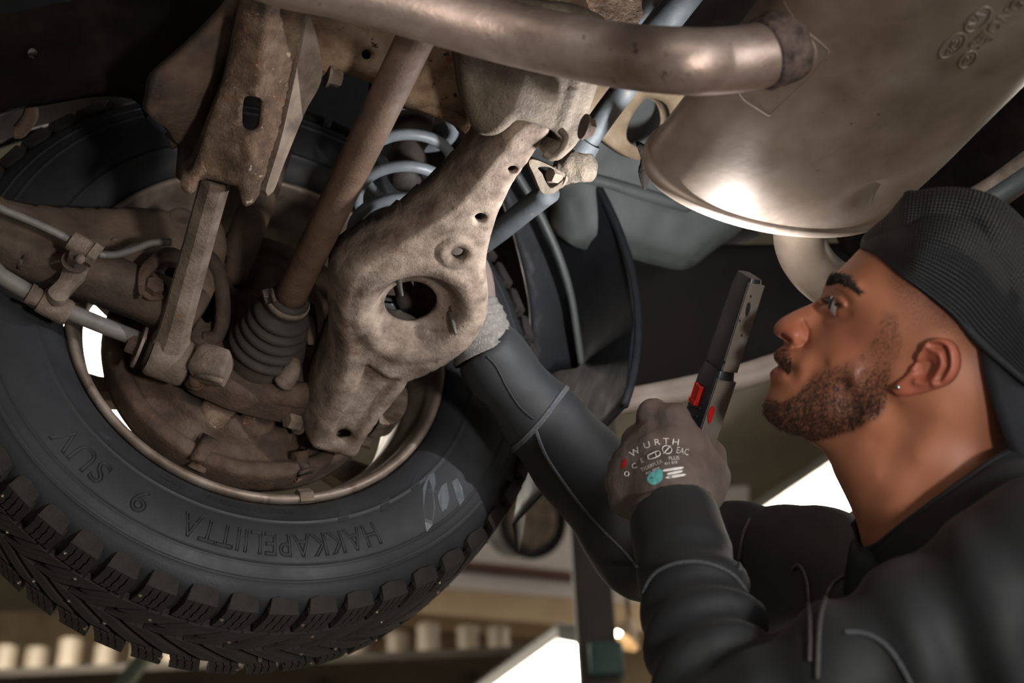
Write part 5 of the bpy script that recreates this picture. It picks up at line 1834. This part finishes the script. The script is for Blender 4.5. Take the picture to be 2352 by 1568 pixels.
def jacket_sd(P):
    d_ = ell_sd(P, chest, B3, (.185, .120, .19))
    d_ = smin(d_, ell_sd(P, belly, B3, (.175, .115, .22)), .08)
    d_ = smin(d_, ell_sd(P, pelvis, B3, (.175, .120, .12)), .06)
    for s_, e_, w_, r in ((Lsh, Lel, Lwr, (.076, .060, .055, .0410)), (Rsh, Rel, Rwr, (.074, .060, .060, .0385))):
        d_ = smin(d_, cone_sd(P, chest + (s_ - chest) * .55 + upv * .02, s_, .070, r[0]), .06)
        a_ = cone_sd(P, s_, e_, r[0], r[1])
        b_ = cone_sd(P, e_, w_, r[2], r[3])
        d_ = smin(d_, smin(a_, b_, .012), .03)
    # neck and cuff openings
    nd = cone_sd(P, cp(2085, 1320, 1.20), cp(2170, 1090, 1.20), .036, .100)
    d_ = np.maximum(d_, -nd)
    for e_, w_ in ((Lel, Lwr), (Rel, Rwr)):
        ax = (w_ - e_) / np.linalg.norm(w_ - e_)
        cut = (P - w_) @ ax - .004
        near = np.linalg.norm(P - w_, axis=-1) < .09
        d_ = np.where(near, np.maximum(d_, cut), d_)
    return d_
allp = np.stack([Lsh, Lel, Lwr, Rsh, Rel, Rwr, chest, belly, pelvis, neck])
jv, jq = surface_nets(jacket_sd, allp.min(0) - .26, allp.max(0) + .16, .0065)
jv = laplacian(jv, jq, 2, .5)
jn = vnormals(jv, jq)
# folds: rings round the sleeves bunching at the elbows, soft creases on the body
def fold(V, a_, b_, rmax, freq, amp, skew, seed):
    ab = b_ - a_
    L2 = np.linalg.norm(ab)
    ab = ab / L2
    t = (V - a_) @ ab
    rad_ = V - a_ - t[:, None] * ab
    rr_ = np.linalg.norm(rad_, axis=1)
    m = sst(rmax - rr_, 0, .02) * sst(t, -.03, .03) * sst(L2 - t, .015, .06)
    x = np.array(CV(1, 0, 0))
    x = x - ab * (x @ ab)
    x /= np.linalg.norm(x)
    y = np.cross(ab, x)
    an = np.arctan2(rad_ @ y, rad_ @ x)
    ph_ = t * freq + skew * np.sin(an + seed) + 1.5 * np.array([noise.noise(Vector(p) * 14 + Vector((seed, 0, 0))) for p in V])
    s_ = np.sin(ph_)
    s_ = np.sign(s_) * np.abs(s_) ** .8
    sel = np.array([.55 + .8 * noise.noise(Vector(p) * 8 + Vector((0, seed, 5))) for p in V])
    return m * amp * s_ * np.clip(sel, 0, 1.2)
dsp = np.zeros(len(jv))
dsp += fold(jv, Lwr, Lel, .085, 150, .0062, 1.6, 1.0) * np.clip(1.2 - 2.2 * np.exp(-((jv - Lwr) ** 2).sum(1) / .075 ** 2), 0.05, 1.2)
dsp += fold(jv, Lel, Lsh, .10, 95, .0060, 1.8, 2.0)
dsp += fold(jv, Rwr, Rel, .085, 85, .0032, 1.2, 3.0)
dsp += fold(jv, Rel, Rsh, .10, 120, .0055, 1.2, 4.0)
dsp += np.array([.006 * noise.noise(Vector(p) * 11) for p in jv])
jv = jv + jn * dsp[:, None]
M_JKT = mat('black_softshell', ['#0c0e10', '#121417'], 12, (0.65, 0.75), 0.0, 0.15, 900, sheen=0.04)
jacket = mk('jacket', jv, jq, M_JKT, person, label='black softshell work jacket, zip open at the neck')
JKT_S = Surf(jv, jq)
M_SEAM = mat('grey_flatlock_seam', ['#2c2d2f', '#55565a'], 700, (0.8, 0.8), 0.0, 0.5, 900)
M_ZIP = mat('zip_teeth', ['#2b2a29', '#45423f'], 500, (0.5, 0.6), 0.2, 0.3, 800)
def seam(pts, w_, nm='seam', m=M_SEAM, off=.0006):
    q = surf_line(JKT_S, pts, off, w_, 6, 8)
    if q: mk(nm, *q, m, jacket)
for dx, dy in ((0, 0), (4, 3)):
    seam([(1300 + dx, 888 + dy), (1275 + dx, 922 + dy), (1240 + dx, 968 + dy), (1205 + dx, 1005 + dy), (1172 + dx, 1034 + dy)], .0022)
    seam([(1228 + dx, 985 + dy), (1250 + dx, 1040 + dy), (1285 + dx, 1095 + dy), (1330 + dx, 1155 + dy), (1380 + dx, 1212 + dy), (1430 + dx, 1262 + dy), (1462 + dx, 1300 + dy)], .0015)
seam([(1118, 818), (1140, 842), (1165, 890), (1195, 935), (1226, 962)], .0009, m=M_JKT)
seam([(1478, 1362), (1500, 1322), (1540, 1298), (1590, 1290), (1640, 1298), (1685, 1322), (1715, 1360)], .0018)
seam([(1940, 1452), (1985, 1455), (2030, 1478), (2065, 1520), (2095, 1575)], .0022)
seam([(1722, 1192), (1708, 1225), (1700, 1270), (1697, 1310)], .0018)
seam([(2105, 1242), (2060, 1268), (2000, 1295), (1950, 1318), (1912, 1345), (1892, 1390), (1883, 1440), (1880, 1500), (1878, 1560)], .0022, 'zip', M_ZIP, .0012)
seam([(1820, 1310), (1832, 1300), (1845, 1312), (1855, 1345), (1860, 1400), (1862, 1460), (1861, 1520)], .0020, 'zip', M_ZIP, .0012)
zh = JKT_S.hit(2100, 1240)
if zh: mk('zip_pull', *rbox(zh[0] + zh[1] * .004, HF.x, HF.y, HF.z, .006, .004, .003, .5), M_ZIP, jacket)
# collar standing round the neck
ctop = [(1985, 1262, 6), (2018, 1238, 40), (2064, 1194, 62), (2130, 1140, 75), (2209, 1081, 82), (2272, 1040, 78), (2335, 1020, 52), (2370, 1015, 0), (2335, 1020, -52), (2272, 1040, -78), (2209, 1081, -82), (2130, 1140, -75), (2050, 1180, -58), (1985, 1195, -34), (1962, 1210, -14)]
cbot = [(2060, 1335, 30), (2100, 1300, 70), (2150, 1265, 98), (2230, 1220, 112), (2330, 1170, 118), (2400, 1130, 108), (2450, 1110, 70), (2470, 1105, 0), (2450, 1110, -70), (2400, 1130, -108), (2320, 1180, -118), (2220, 1240, -112), (2120, 1290, -96), (2040, 1310, -60), (1985, 1330, -30)]
ca = catmull([np.array(p, float) for p in ctop], n=6)
cb_ = catmull([np.array(p, float) for p in cbot], n=6)
VK, FK = [], []
NJ = 10
for a_, b_ in zip(ca, cb_):
    for j in range(NJ + 1):
        t = j / NJ
        p = a_ + (b_ - a_) * t
        p[2] += 7 * math.sin(math.pi * t) * np.sign(p[2])
        VK.append(hp(p[0], p[1], p[2] / 1000))
for i in range(len(ca) - 1):
    for j in range(NJ):
        k = i * (NJ + 1) + j
        FK.append((k, k + 1, k + NJ + 2, k + NJ + 1))
col_ = mk('collar', VK, FK, M_JKT, jacket)
solid(col_, .005, 0)
mk('collar_edge', *tube([hp(p[0], p[1], p[2] / 1000) for p in ca], .0035, 8), M_JKT, jacket)

mk('inner_placket', *plate(Frame(hp(2010, 1290, .030), HF.x, HF.y), [(1958, 1238), (1982, 1262), (2020, 1258), (2062, 1290), (2070, 1360), (2010, 1400), (1940, 1370), (1945, 1290)], (), .006, lambda u, v, d: .006 * sst(d, 0, .015), .010), M_JKT, jacket)
# ---- trousers and boots
hipL, hipR = pelvis + sh_ax * .10 - upv * .02, pelvis - sh_ax * .10 - upv * .02
fl = lambda p, dx: np.array((p[0] + dx[0], p[1] + dx[1], 0.0))
ankL = fl(hipL, sh_ax * .06 - fwd * .12) + upv * .10
ankR = fl(hipR, -sh_ax * .04 + fwd * .18) + upv * .10
kneL, kneR = (hipL + ankL) / 2 + fwd * .04, (hipR + ankR) / 2 + fwd * .05
def leg_sd(P):
    d_ = ell_sd(P, pelvis - upv * .02, B3, (.17, .118, .12))
    for h_, k_, a_ in ((hipL, kneL, ankL), (hipR, kneR, ankR)):
        d_ = smin(d_, smin(cone_sd(P, h_, k_, .095, .072), cone_sd(P, k_, a_, .070, .058), .03), .04)
    return d_
lp_ = np.stack([hipL, hipR, kneL, kneR, ankL, ankR, pelvis])
lv, lq = surface_nets(leg_sd, lp_.min(0) - .2, lp_.max(0) + .2, .016)
lv[:, 2] += 0
M_TRO = mat('dark_work_trousers', ['#17181b', '#222428'], 20, (0.85, 0.85), 0, .3, 500)
mk('trousers', laplacian(lv, lq, 2), lq, M_TRO, person)
M_BOOT = mat('black_boot_leather', ['#121110', '#1e1b19'], 20, (0.5, 0.7), 0, .2, 300)
for a_ in (ankL, ankR):
    toe = a_ - upv * .06 + fwd * .17
    heel = a_ - upv * .055 - fwd * .03
    bvv_, bq_ = surface_nets(lambda P: np.maximum(smin(smin(cone_sd(P, heel, toe, .045, .040), cone_sd(P, a_ - upv * .05, a_ + upv * .10, .055, .064), .03), cone_sd(P, heel - upv * .0, toe, .045, .04), .02), .002 - P[..., 2]), a_ - .26, a_ + .26, .012)
    mk('boot', laplacian(bvv_, bq_, 1), bq_, M_BOOT, person)

# ---- gloves
M_GLV = mat('brown_grey_glove', ['#4a3f39', '#5a4d47', '#63554e'], 22, (0.75, 0.88), 0.0, 0.35, 420)
M_CUFF = mat('knit_glove_cuff', ['#57534f', '#77726c'], 260, (0.9, 0.9), 0.0, 0.7, 500)
def chain(P, pts, rr, k=.006):
    d_ = None
    for i in range(len(pts) - 1):
        c_ = cone_sd(P, pts[i], pts[i + 1], rr[i], rr[i + 1])
        d_ = c_ if d_ is None else smin(d_, c_, k)
    return d_
pal_c = cp(1528, 1090, 1.312)
knk = [cp(1590, 1022, 1.308), cp(1545, 1012, 1.304), cp(1502, 1030, 1.306), cp(1462, 1062, 1.314)]
fing = [[knk[0], cp(1548, 962, 1.318), cp(1498, 950, 1.334), cp(1486, 985, 1.356)],
        [knk[1], cp(1500, 1002, 1.322), cp(1462, 1012, 1.348), cp(1476, 1050, 1.362)],
        [knk[2], cp(1462, 1036, 1.326), cp(1438, 1060, 1.350), cp(1462, 1092, 1.364)],
        [knk[3], cp(1432, 1082, 1.328), cp(1424, 1112, 1.348), cp(1450, 1130, 1.358)]]
thumb = [cp(1622, 1140, 1.312), cp(1640, 1095, 1.332), cp(1634, 1045, 1.356), cp(1612, 1012, 1.366)]
hx, hy, hz = np.array(CV(1, 0, 0)), np.array(CV(.06, 1, .05)), np.array(CV(0, 0, -1))
hand_ax = (knk[1] - Lwr) / np.linalg.norm(knk[1] - Lwr)
H3 = np.stack([hx, hand_ax, np.cross(hx, hand_ax)])
def glove_sd(P):
    d_ = ell_sd(P, pal_c, H3, (.047, .049, .0225))
    d_ = smin(d_, cone_sd(P, cp(1468, 1110, 1.315), cp(1610, 1090, 1.315), .0225, .0225), .02)
    d_ = smin(d_, cone_sd(P, Lwr - hand_ax * .03, Lwr + hand_ax * .03, .032, .034), .022)
    d_ = smin(d_, cone_sd(P, cp(1440, 1150, 1.320), cp(1450, 1105, 1.320), .014, .016), .02)
    for k_ in knk:
        d_ = smin(d_, cone_sd(P, pal_c, k_, .017, .0142), .012)
    for q in fing:
        d_ = smin(d_, chain(P, q, (.0146, .0141, .0134, .0118)), .004)
    d_ = smin(d_, chain(P, thumb, (.016, .0146, .0132, .0113)), .010)
    return d_
gv, gq = surface_nets(glove_sd, pal_c - .12, pal_c + .12, .0024)
gv = laplacian(gv, gq, 2, .5)
gv = gv + vnormals(gv, gq) * np.array([.0010 * noise.noise(Vector(p) * 60) + .0006 * noise.noise(Vector(p) * 160) for p in gv])[:, None]
glove = mk('glove', gv, gq, M_GLV, person, label='brown-grey printed work glove gripping the lamp')
GL_S = Surf(gv, gq)
M_PRINT = mat('white_glove_print', ['#c9c4bd', '#dcd8d2'], 300, (0.7, 0.7))
M_TEAL = mat('teal_glove_print', ['#4f9c9a', '#66b0ac'], 200, (0.7, 0.7))
M_RED = mat('red_plastic', ['#a01512', '#b81d18'], 60, (0.35, 0.4))
def gtext(txt, x, y, size, ang=0.0, nm='print', m=M_PRINT, sx=1.0):
    """printed lettering on the back of the glove, placed by its centre"""
    V2, F2 = text_geo(txt, True, 0, 1.0, 2)
    cx_ = (V2[:, 0].min() + V2[:, 0].max()) / 2
    c_, s_ = math.cos(math.radians(ang)), math.sin(math.radians(ang))
    pts = []
    for p in V2:
        a_, b_ = (p[0] - cx_) * size * sx, -(p[1] - .5) * size
        pts.append((x + a_ * c_ - b_ * s_, y + a_ * s_ + b_ * c_))
    V, Fc = surf_patch(GL_S, pts, F2, .00045)
    if Fc: mk(nm, V, Fc, m, glove, smooth=False)
def gpoly(pts, m, nm='print', n=5):
    q = [tuple(p) for p in catmull([np.array(p, float) for p in pts], n=n, closed=True)]
    c_ = np.mean(q, axis=0)
    V, Fc = surf_patch(GL_S, q + [tuple(c_)], [(i, (i + 1) % len(q), len(q)) for i in range(len(q))], .0005)
    if Fc: mk(nm, V, Fc, m, glove, smooth=False)
for ch, x, y, an in (('W', 1458, 1038, -32), ('U', 1486, 1022, -18), ('R', 1510, 1015, -8), ('T', 1530, 1013, 0), ('H', 1552, 1015, 8)):
    gtext(ch, x, y, 15, an, sx=1.15)
gtext('C', 1457, 1070, 13, -25)
gtext('E', 1475, 1057, 11, -20)
gtext('EAC', 1568, 1036, 15, 12, sx=.75)
gtext('TIGERFLEX', 1497, 1069, 8.5, -24, sx=.92)
gtext('PLUS', 1548, 1052, 8.5, -3, sx=.95)
gtext('Art. 0899', 1499, 1081, 6.5, -22)
gtext('411 010', 1541, 1063, 6.5, -8)
for x0, y0, w_, an in ((1546, 1075, 40, -8), (1550, 1083, 30, -8), (1552, 1091, 38, -8)):
    gpoly([(x0 - w_ / 2, y0 + 3), (x0 + w_ / 2, y0 - 3), (x0 + w_ / 2, y0 + 2), (x0 - w_ / 2, y0 + 8)], M_PRINT, n=2)
for ring_ in ([(1488, 1046), (1512, 1036), (1515, 1046), (1492, 1055)],):
    q = surf_line(GL_S, ring_ + [ring_[0]], .0004, .0005, 6, 4)
    if q: mk('print', *q, M_PRINT, glove)
for ring_ in (ring_px(1532, 1033, 11, 9, .3, 16), ring_px(1440, 1088, 5, 5, .0, 10), [(1524, 1042), (1540, 1024)], [(1505, 1040), (1508, 1050)]):
    q = surf_line(GL_S, ring_, .0004, .0005, 6, 3)
    if q: mk('print', *q, M_PRINT, glove)
gpoly([(1487, 1100), (1493, 1088), (1505, 1081), (1519, 1078), (1523, 1092), (1519, 1104), (1508, 1112), (1494, 1111)], M_TEAL, 'teal_emblem')
gpoly([(1427, 1072), (1433, 1056), (1440, 1055), (1437, 1072), (1430, 1076)], M_RED, 'red_tag', 2)
mk('cuff_rib', *lathe(Vector(Lwr), Vector(hand_ax), [(.028, -.01), (.037, .0), (.039, .006), (.038, .011), (.034, .014)], 40, xdir=Vector(hx)), M_GLV, glove)
# the other glove, reaching behind the control arm
wr2 = Rwr
dir2 = np.array(CV(-.40, .90, .10))
dir2 /= np.linalg.norm(dir2)
g2c = wr2 + dir2 * .085
side2 = np.cross(dir2, np.array(CV(0, 0, -1)))
side2 /= np.linalg.norm(side2)
away2 = np.cross(dir2, side2)
if away2 @ np.array(CV(0, 0, 1)) < 0: away2 = -away2
kn2 = [g2c + dir2 * .035 + side2 * s_ for s_ in (.030, .010, -.010, -.030)]
def glove2_sd(P):
    d_ = ell_sd(P, g2c, np.stack([dir2, side2, away2]), (.052, .043, .020))
    d_ = smin(d_, cone_sd(P, wr2 + dir2 * .03, g2c, .030, .026), .02)
    for i, k_ in enumerate(kn2):
        L2 = (.9, 1.0, .95, .75)[i]
        q = [k_, k_ + dir2 * .035 * L2 + away2 * .008, k_ + dir2 * .050 * L2 + away2 * .034, k_ + dir2 * .036 * L2 + away2 * .055]
        d_ = smin(d_, chain(P, q, (.0115, .0105, .0098, .009)), .003)
    q = [wr2 + dir2 * .05 - side2 * .03, wr2 + dir2 * .085 - side2 * .055 + away2 * .01, wr2 + dir2 * .115 - side2 * .055 + away2 * .03]
    return smin(d_, chain(P, q, (.014, .0125, .010)), .008)
g2v, g2q = surface_nets(glove2_sd, g2c - .15, g2c + .15, .0032)
glove2 = mk('glove', laplacian(g2v, g2q, 1), g2q, M_GLV, person)
prof = []
for i in range(22):
    t = i / 21
    prof.append((.0375 - .006 * t + .0011 * math.sin(i * 2.2) + .003 * math.exp(-((t - .55) / .2) ** 2), -.006 + .072 * t))
mk('knit_cuff', *lathe(Vector(wr2), Vector(dir2), prof, 40), M_CUFF, glove2, label='grey knitted glove cuff')
# ------------------------------------------------------------------ inspection lamp in the hand
M_BLK = mat('black_lamp_plastic', ['#15171b', '#1e2126'], 30, (0.32, 0.42), 0, .06, 400)
M_SIDE = mat('grey_lamp_side', ['#5d5750', '#6d665e'], 30, (0.4, 0.5), 0, .06, 300)
tipp, midp_, botp = W(1722, 632, 1.300), W(1652, 845, 1.328), W(1580, 1060, 1.358)
lx = (midp_ - tipp).normalized()
il = thing('inspection_lamp', 'black hand-held inspection lamp with a red switch in the glove', 'lamp', botp)
vd = (CM.translation - midp_).normalized()
fz = (vd - lx * vd.dot(lx)).normalized()
fy = lx.cross(fz)
if fy.dot(CV(1, 0, 0)) < 0: fy = -fy
# the lamp is turned so that its grey side edge shows on the right
ca_, sa_ = math.cos(math.radians(36)), math.sin(math.radians(36))
ny = fy * ca_ - fz * sa_        # across the black front (right)
nz_ = fz * ca_ + fy * sa_       # out of the ... side facing right and viewer
def lbox(p0, p1, w0, w1, t0, t1, m, nm, bev=.25, parent=il):
    """bar between two points with changing width"""
    p0, p1 = Vector(p0), Vector(p1)
    ax = (p1 - p0).normalized()
    V, Fc = [], []
    n = 10
    for i in range(n + 1):
        t = i / n
        w, th_ = w0 + (w1 - w0) * t, t0 + (t1 - t0) * t
        if i == 0 or i == n: w, th_ = w * .9, th_ * .85
        c = p0 + (p1 - p0) * t
        for k in range(20):
            an = 2 * math.pi * k / 20
            cx_, sy_ = math.cos(an), math.sin(an)
            e = .32
            V.append(c + ny * (w * math.copysign(abs(cx_) ** e, cx_)) + nz_ * (th_ * math.copysign(abs(sy_) ** e, sy_)))
    for i in range(n):
        for k in range(20):
            k2 = (k + 1) % 20
            Fc.append((i * 20 + k, i * 20 + k2, (i + 1) * 20 + k2, (i + 1) * 20 + k))
    Fc += [tuple(range(19, -1, -1)), tuple(n * 20 + k for k in range(20))]
    return mk(nm, V, Fc, m, parent, sharp=40)
hd_ = lbox(tipp, midp_, .0076, .0094, .0142, .0165, M_BLK, 'lamp_head')
hn_ = lbox(midp_ - lx * .002, botp, .0108, .0118, .0170, .0175, M_BLK, 'handle')
sp0, sp1 = tipp + lx * .004 + nz_ * .0142, midp_ - lx * .004 + nz_ * .0165
mk('side_panel', *rbox((sp0 + sp1) / 2, (sp1 - sp0), ny, nz_, (sp1 - sp0).length / 2, .0078, .0012, .4), M_SIDE, il, sharp=40)
sp0, sp1 = midp_ + lx * .006 + nz_ * .0170, botp - lx * .004 + nz_ * .0175
mk('side_panel', *rbox((sp0 + sp1) / 2, (sp1 - sp0), ny, nz_, (sp1 - sp0).length / 2, .0098, .0012, .4), M_SIDE, il, sharp=40)
mk('hinge_ring', *tube([midp_ - lx * .003, midp_ + lx * .002], .0002, 4), M_BLK, il)
sv, sf_ = [], []
for o_ in [c_ for c_ in il.children if c_.name.startswith(('lamp_head', 'handle', 'side_panel'))]:
    b0 = len(sv)
    sv += [tuple(Vector(v.co) + Vector(il.location)) for v in o_.data.vertices]
    sf_ += [tuple(i + b0 for i in p.vertices) for p in o_.data.polygons]
LS = Surf(sv, sf_)
def lpatch(pts, m, nm, off=.0006, n=4):
    q = [tuple(p) for p in catmull([np.array(p, float) for p in pts], n=n, closed=True)]
    c_ = tuple(np.mean(q, axis=0))
    V, Fc = surf_patch(LS, q + [c_], [(i, (i + 1) % len(q), len(q)) for i in range(len(q))], off)
    if Fc: mk(nm, V, Fc, m, il, smooth=False)
r_ = LS.hit(1603, 905)
if r_:
    mk('slide_switch', *rbox(r_[0] + r_[1] * .0008, lx, r_[1].cross(lx), r_[1], .0088, .0052, .0022, .4), M_RED, il, sharp=40)
    mk('switch_lip', *rbox(r_[0] + r_[1] * .0018 + lx * .0078, lx, r_[1].cross(lx), r_[1], .0014, .0052, .0024, .4), M_RED, il, sharp=40)
lpatch([(1625, 950), (1631, 935), (1638, 932), (1640, 942), (1634, 962), (1627, 972)], M_RED, 'push_button', .0012)
lpatch([(1712, 715), (1716, 698), (1722, 694), (1723, 706), (1718, 722), (1713, 727)], M_BLACKM, 'hook_slot', .0005)
for p in ((1724, 680), (1699, 736), (1703, 770), (1664, 832), (1668, 862)):
    lpatch([(p[0] - 2, p[1]), (p[0], p[1] - 4), (p[0] + 2, p[1]), (p[0], p[1] + 4)], M_BLACKM, 'screw_hole', .0005, 2)
for y in (930, 948, 962, 976):
    x = 1590 - (y - 930) * .42
    q = surf_line(LS, [(x - 26, y + 2), (x, y + 4), (x + 20, y + 8)], .0002, .0009, 6, 4)
    if q: mk('grip_rib', *q, M_BLK, il)

# the lamp is on: its LED strip sits on the side turned to the suspension
ldir = (-nz_ * .86 + (CV(0, 1, 0) - nz_ * CV(0, 1, 0).dot(nz_)).normalized() * .36).normalized()
lpos = tipp + (midp_ - tipp) * .34 - nz_ * .0260 + ny * .0022
M_LED = mat('lit_led_strip', ['#ffffff'], 5, (0.4, 0.4), emit='#f4f8ff', strength=6.0)
mk('led_strip', *rbox(tipp + (midp_ - tipp) * .48 - nz_ * .0155 + ny * .0020, lx, ny, nz_, .036, .0030, .0008, .4), M_LED, il)
ll = area_light('inspection_lamp_light', lpos + ldir * .0015, lpos + ldir, .050, 3.9, (0.96, 0.975, 1.0), .006)
lxx = (lx - ldir * lx.dot(ldir)).normalized()
ll.rotation_euler = Matrix((tuple(lxx), tuple((-ldir).cross(lxx).normalized()), tuple(-ldir))).transposed().to_euler()

# ------------------------------------------------------------------ blurred workshop behind
M_POST = mat('lift_post_paint', ['#3d3631', '#4d443d'], 6, (0.5, 0.7), 0, .1, 40)
def at_y(px, py, y):
    c = CM.translation
    d = W(px, py, 1.0) - c
    return c + d * ((y - c.y) / d.y)
pb, pt = at_y(1385, 1568, 3.6), at_y(1340, 1200, 3.6)
lpst = thing('lift_post', 'dark grey lift post standing behind the man', 'lift post', (pb.x, 3.6, 0))
mk('column', *rbox((pb.x - .01, 3.6, 1.9), (1, 0, 0), (0, 1, 0), (0, 0, 1), .052, .06, 1.9, .1), M_POST, lpst, sharp=40)
mk('base_plate', *rbox((pb.x - .01, 3.6, .012), (1, 0, 0), (0, 1, 0), (0, 0, 1), .2, .2, .012, .2), M_POST, lpst, sharp=40)
M_TEALP = mat('teal_metal', ['#3f5552', '#4f6663'], 20, (0.5, 0.6))
bz = at_y(1392, 1520, 3.55)
mk('motor_box', *rbox(bz, (1, 0, 0), (0, 1, 0), (0, 0, 1), .045, .04, .045, .3), M_TEALP, lpst, sharp=40)
# white wall band with brown rail and beige cornice
M_WHT = mat('white_wall_panel', ['#c9c2c0', '#d6d0ce'], 2, (0.6, 0.7))
M_RAIL = mat('red_brown_rail', ['#5b4038', '#6a4c42'], 5, (0.5, 0.6))
M_BEI = mat('beige_cornice', ['#9a8468', '#ab9678'], 4, (0.6, 0.7))
def band(name, pts4, y, thick, m, label, cat):
    """long wall element between pixel corners (left-top, right-top, right-bottom, left-bottom) on the plane at y"""
    q = [at_y(px, py, y) for px, py in pts4]
    V = q + [p + Vector((0, thick, 0)) for p in q]
    Fc = [(3, 2, 1, 0), (4, 5, 6, 7), (0, 1, 5, 4), (1, 2, 6, 5), (2, 3, 7, 6), (3, 0, 4, 7)]
    return mk(name, V, Fc, m, smooth=False, label=label, cat=cat)
band('wall_panel', [(300, 900), (1720, 1060), (1720, 1405), (300, 1290)], 6.8, .12, M_WHT, 'white panel band high on the far wall behind the wheel', 'panel')
band('wall_rail', [(300, 1210), (1720, 1352), (1720, 1366), (300, 1224)], 6.70, .06, M_RAIL, 'dark red-brown rail across the white wall panel', 'rail')
band('wall_cornice', [(300, 1292), (1720, 1407), (1720, 1470), (300, 1352)], 6.72, .2, M_BEI, 'beige strip below the white wall panel', 'strip')
# hose reel drum
hr = thing('hose_reel', 'round grey hose reel drum blurred beside the tyre tread', 'hose reel', at_y(1205, 1200, 4.6))
hc = at_y(1205, 1195, 4.6)
dn = (CM.translation - hc).normalized()
dn = (dn + Vector((.55, 0, 0))).normalized()
sc_ = (hc - CM.translation).length / F
M_HOSE = mat('grey_hose', ['#4a4946', '#605e59'], 10, (0.6, 0.7))
for i in range(4):
    V, Fc = [], []
    R_ = 72 * sc_
    mk('hose_turn', *tube([hc + dn * (-.02 + .03 * (i - 1.5)) + (Vector((1, 0, 0)) - dn * dn.x).normalized() * (R_ * math.cos(a_)) + dn.cross((Vector((1, 0, 0)) - dn * dn.x).normalized()) * (R_ * math.sin(a_)) for a_ in [2 * math.pi * k / 32 for k in range(33)]], .022, 10), M_HOSE, hr)
mk('drum_core', *lathe(hc, dn, [(0, .05), (50 * sc_, .05), (62 * sc_, .06), (66 * sc_, -.06), (0, -.08)], 32), M_DUST, hr)
mk('drum_rim', *lathe(hc + dn * .06, dn, [(70 * sc_, 0), (86 * sc_, .01), (88 * sc_, -.01), (70 * sc_, -.015)], 36, closed_prof=True), M_BLACKM, hr)
mk('drum_bracket', *rbox(Vector((hc.x, hc.y + .15, (hc.z + ZC) / 2)), (1, 0, 0), (0, 1, 0), (0, 0, 1), .03, .03, (ZC - hc.z) / 2, .2), M_POST, hr)
# pendant bulb with shade
bu_ = at_y(1413, 1447, 4.4)
pl_ = thing('pendant_lamp', 'small round glowing lamp with a beige shade beside the lift post', 'lamp', bu_)
M_BULB = mat('glowing_bulb', ['#ffffff'], 5, (0.5, 0.5), emit='#ffe9c4', strength=30)
mk('bulb', *lathe(bu_, (0, 0, 1), [(.022 * math.sin(math.pi * i / 10), -.022 * math.cos(math.pi * i / 10)) for i in range(11)], 16), M_BULB, pl_)
mk('shade', *lathe(bu_ + Vector((.03, .02, .0)), Vector((.5, 0, .86)), [(.065, -.03), (.045, .01), (.012, .05), (.0, .052)], 24), M_BEI, pl_)
mk('cord', *tube([bu_ + Vector((.05, .02, .05)), Vector((bu_.x + .05, bu_.y + .02, ZC))], .006, 6), M_BLACKM, pl_)
# dark storage shelf with pale boxes along the far wall
M_SHELF = mat('dark_shelf', ['#2a241b', '#3a3226'], 5, (0.7, 0.8))
M_FOIL = mat('shiny_tin', ['#7a6e5d', '#8c7f6c'], 8, (0.5, 0.6), .0)
sh0, sh1 = at_y(-60, 1500, 6.2), at_y(1260, 1560, 6.2)
shf = thing('wall_shelf', 'dark shelf carrying pale tins along the far wall', 'shelf', ((sh0.x + sh1.x) / 2, 6.4, sh0.z))
zz_ = sh0.z - .10
mk('board', *rbox(((sh0.x + sh1.x) / 2, 6.4, zz_), (1, 0, 0), (0, 1, 0), (0, 0, 1), (sh1.x - sh0.x) / 2, .2, .02, .1), M_SHELF, shf, sharp=40)
for k in range(4):
    x = sh0.x + (sh1.x - sh0.x) * (k + .3) / 3.8
    mk('bracket', *rbox((x, 6.5, zz_ - .12), (1, 0, 0), (0, 1, 0), (0, 0, 1), .015, .1, .1, .1), M_SHELF, shf, sharp=40)
x = sh0.x + .1
i = 0
tv, tf2 = lathe((0, 0, 0), (0, 0, 1), [(0, 0), (.055, 0), (.058, .004), (.058, .012), (.055, .016), (.055, .14), (.058, .144), (.056, .152), (.05, .152), (.048, .148), (0, .148)], 20)
tin_me = bpy.data.meshes.new('tin')
tin_me.from_pydata([tuple(p) for p in tv], [], tf2)
tin_me.materials.append(M_FOIL)
while x < sh1.x - .1:
    o = bpy.data.objects.new('tin', tin_me)
    COL.objects.link(o)
    o.location = (x, 6.33 + .05 * math.sin(i * 2.3), zz_ + .02)
    setp(o, 'pale blurred tin in the row on the far wall shelf', 'tin', 'tins on the wall shelf')
    x += .135 + .05 * abs(math.sin(i * 1.7)) + (.35 if i % 7 == 6 else 0)
    i += 1
# slanting green-grey brace under the wheel
M_BRC = mat('green_grey_steel', ['#545a4c', '#636a5b'], 10, (0.6, 0.7))
b0_, b1_ = at_y(270, 1590, 4.0), at_y(345, 1490, 4.0)
gb = thing('roof_brace', 'slanting green-grey steel brace under the studded tyre', 'brace', b0_)
dv_ = (b1_ - b0_).normalized()
mk('bar', *rbox((b0_ + b1_) / 2, dv_, Vector((0, 1, 0)), dv_.cross(Vector((0, 1, 0))), .45, .02, .02, .2), M_BRC, gb, sharp=40)
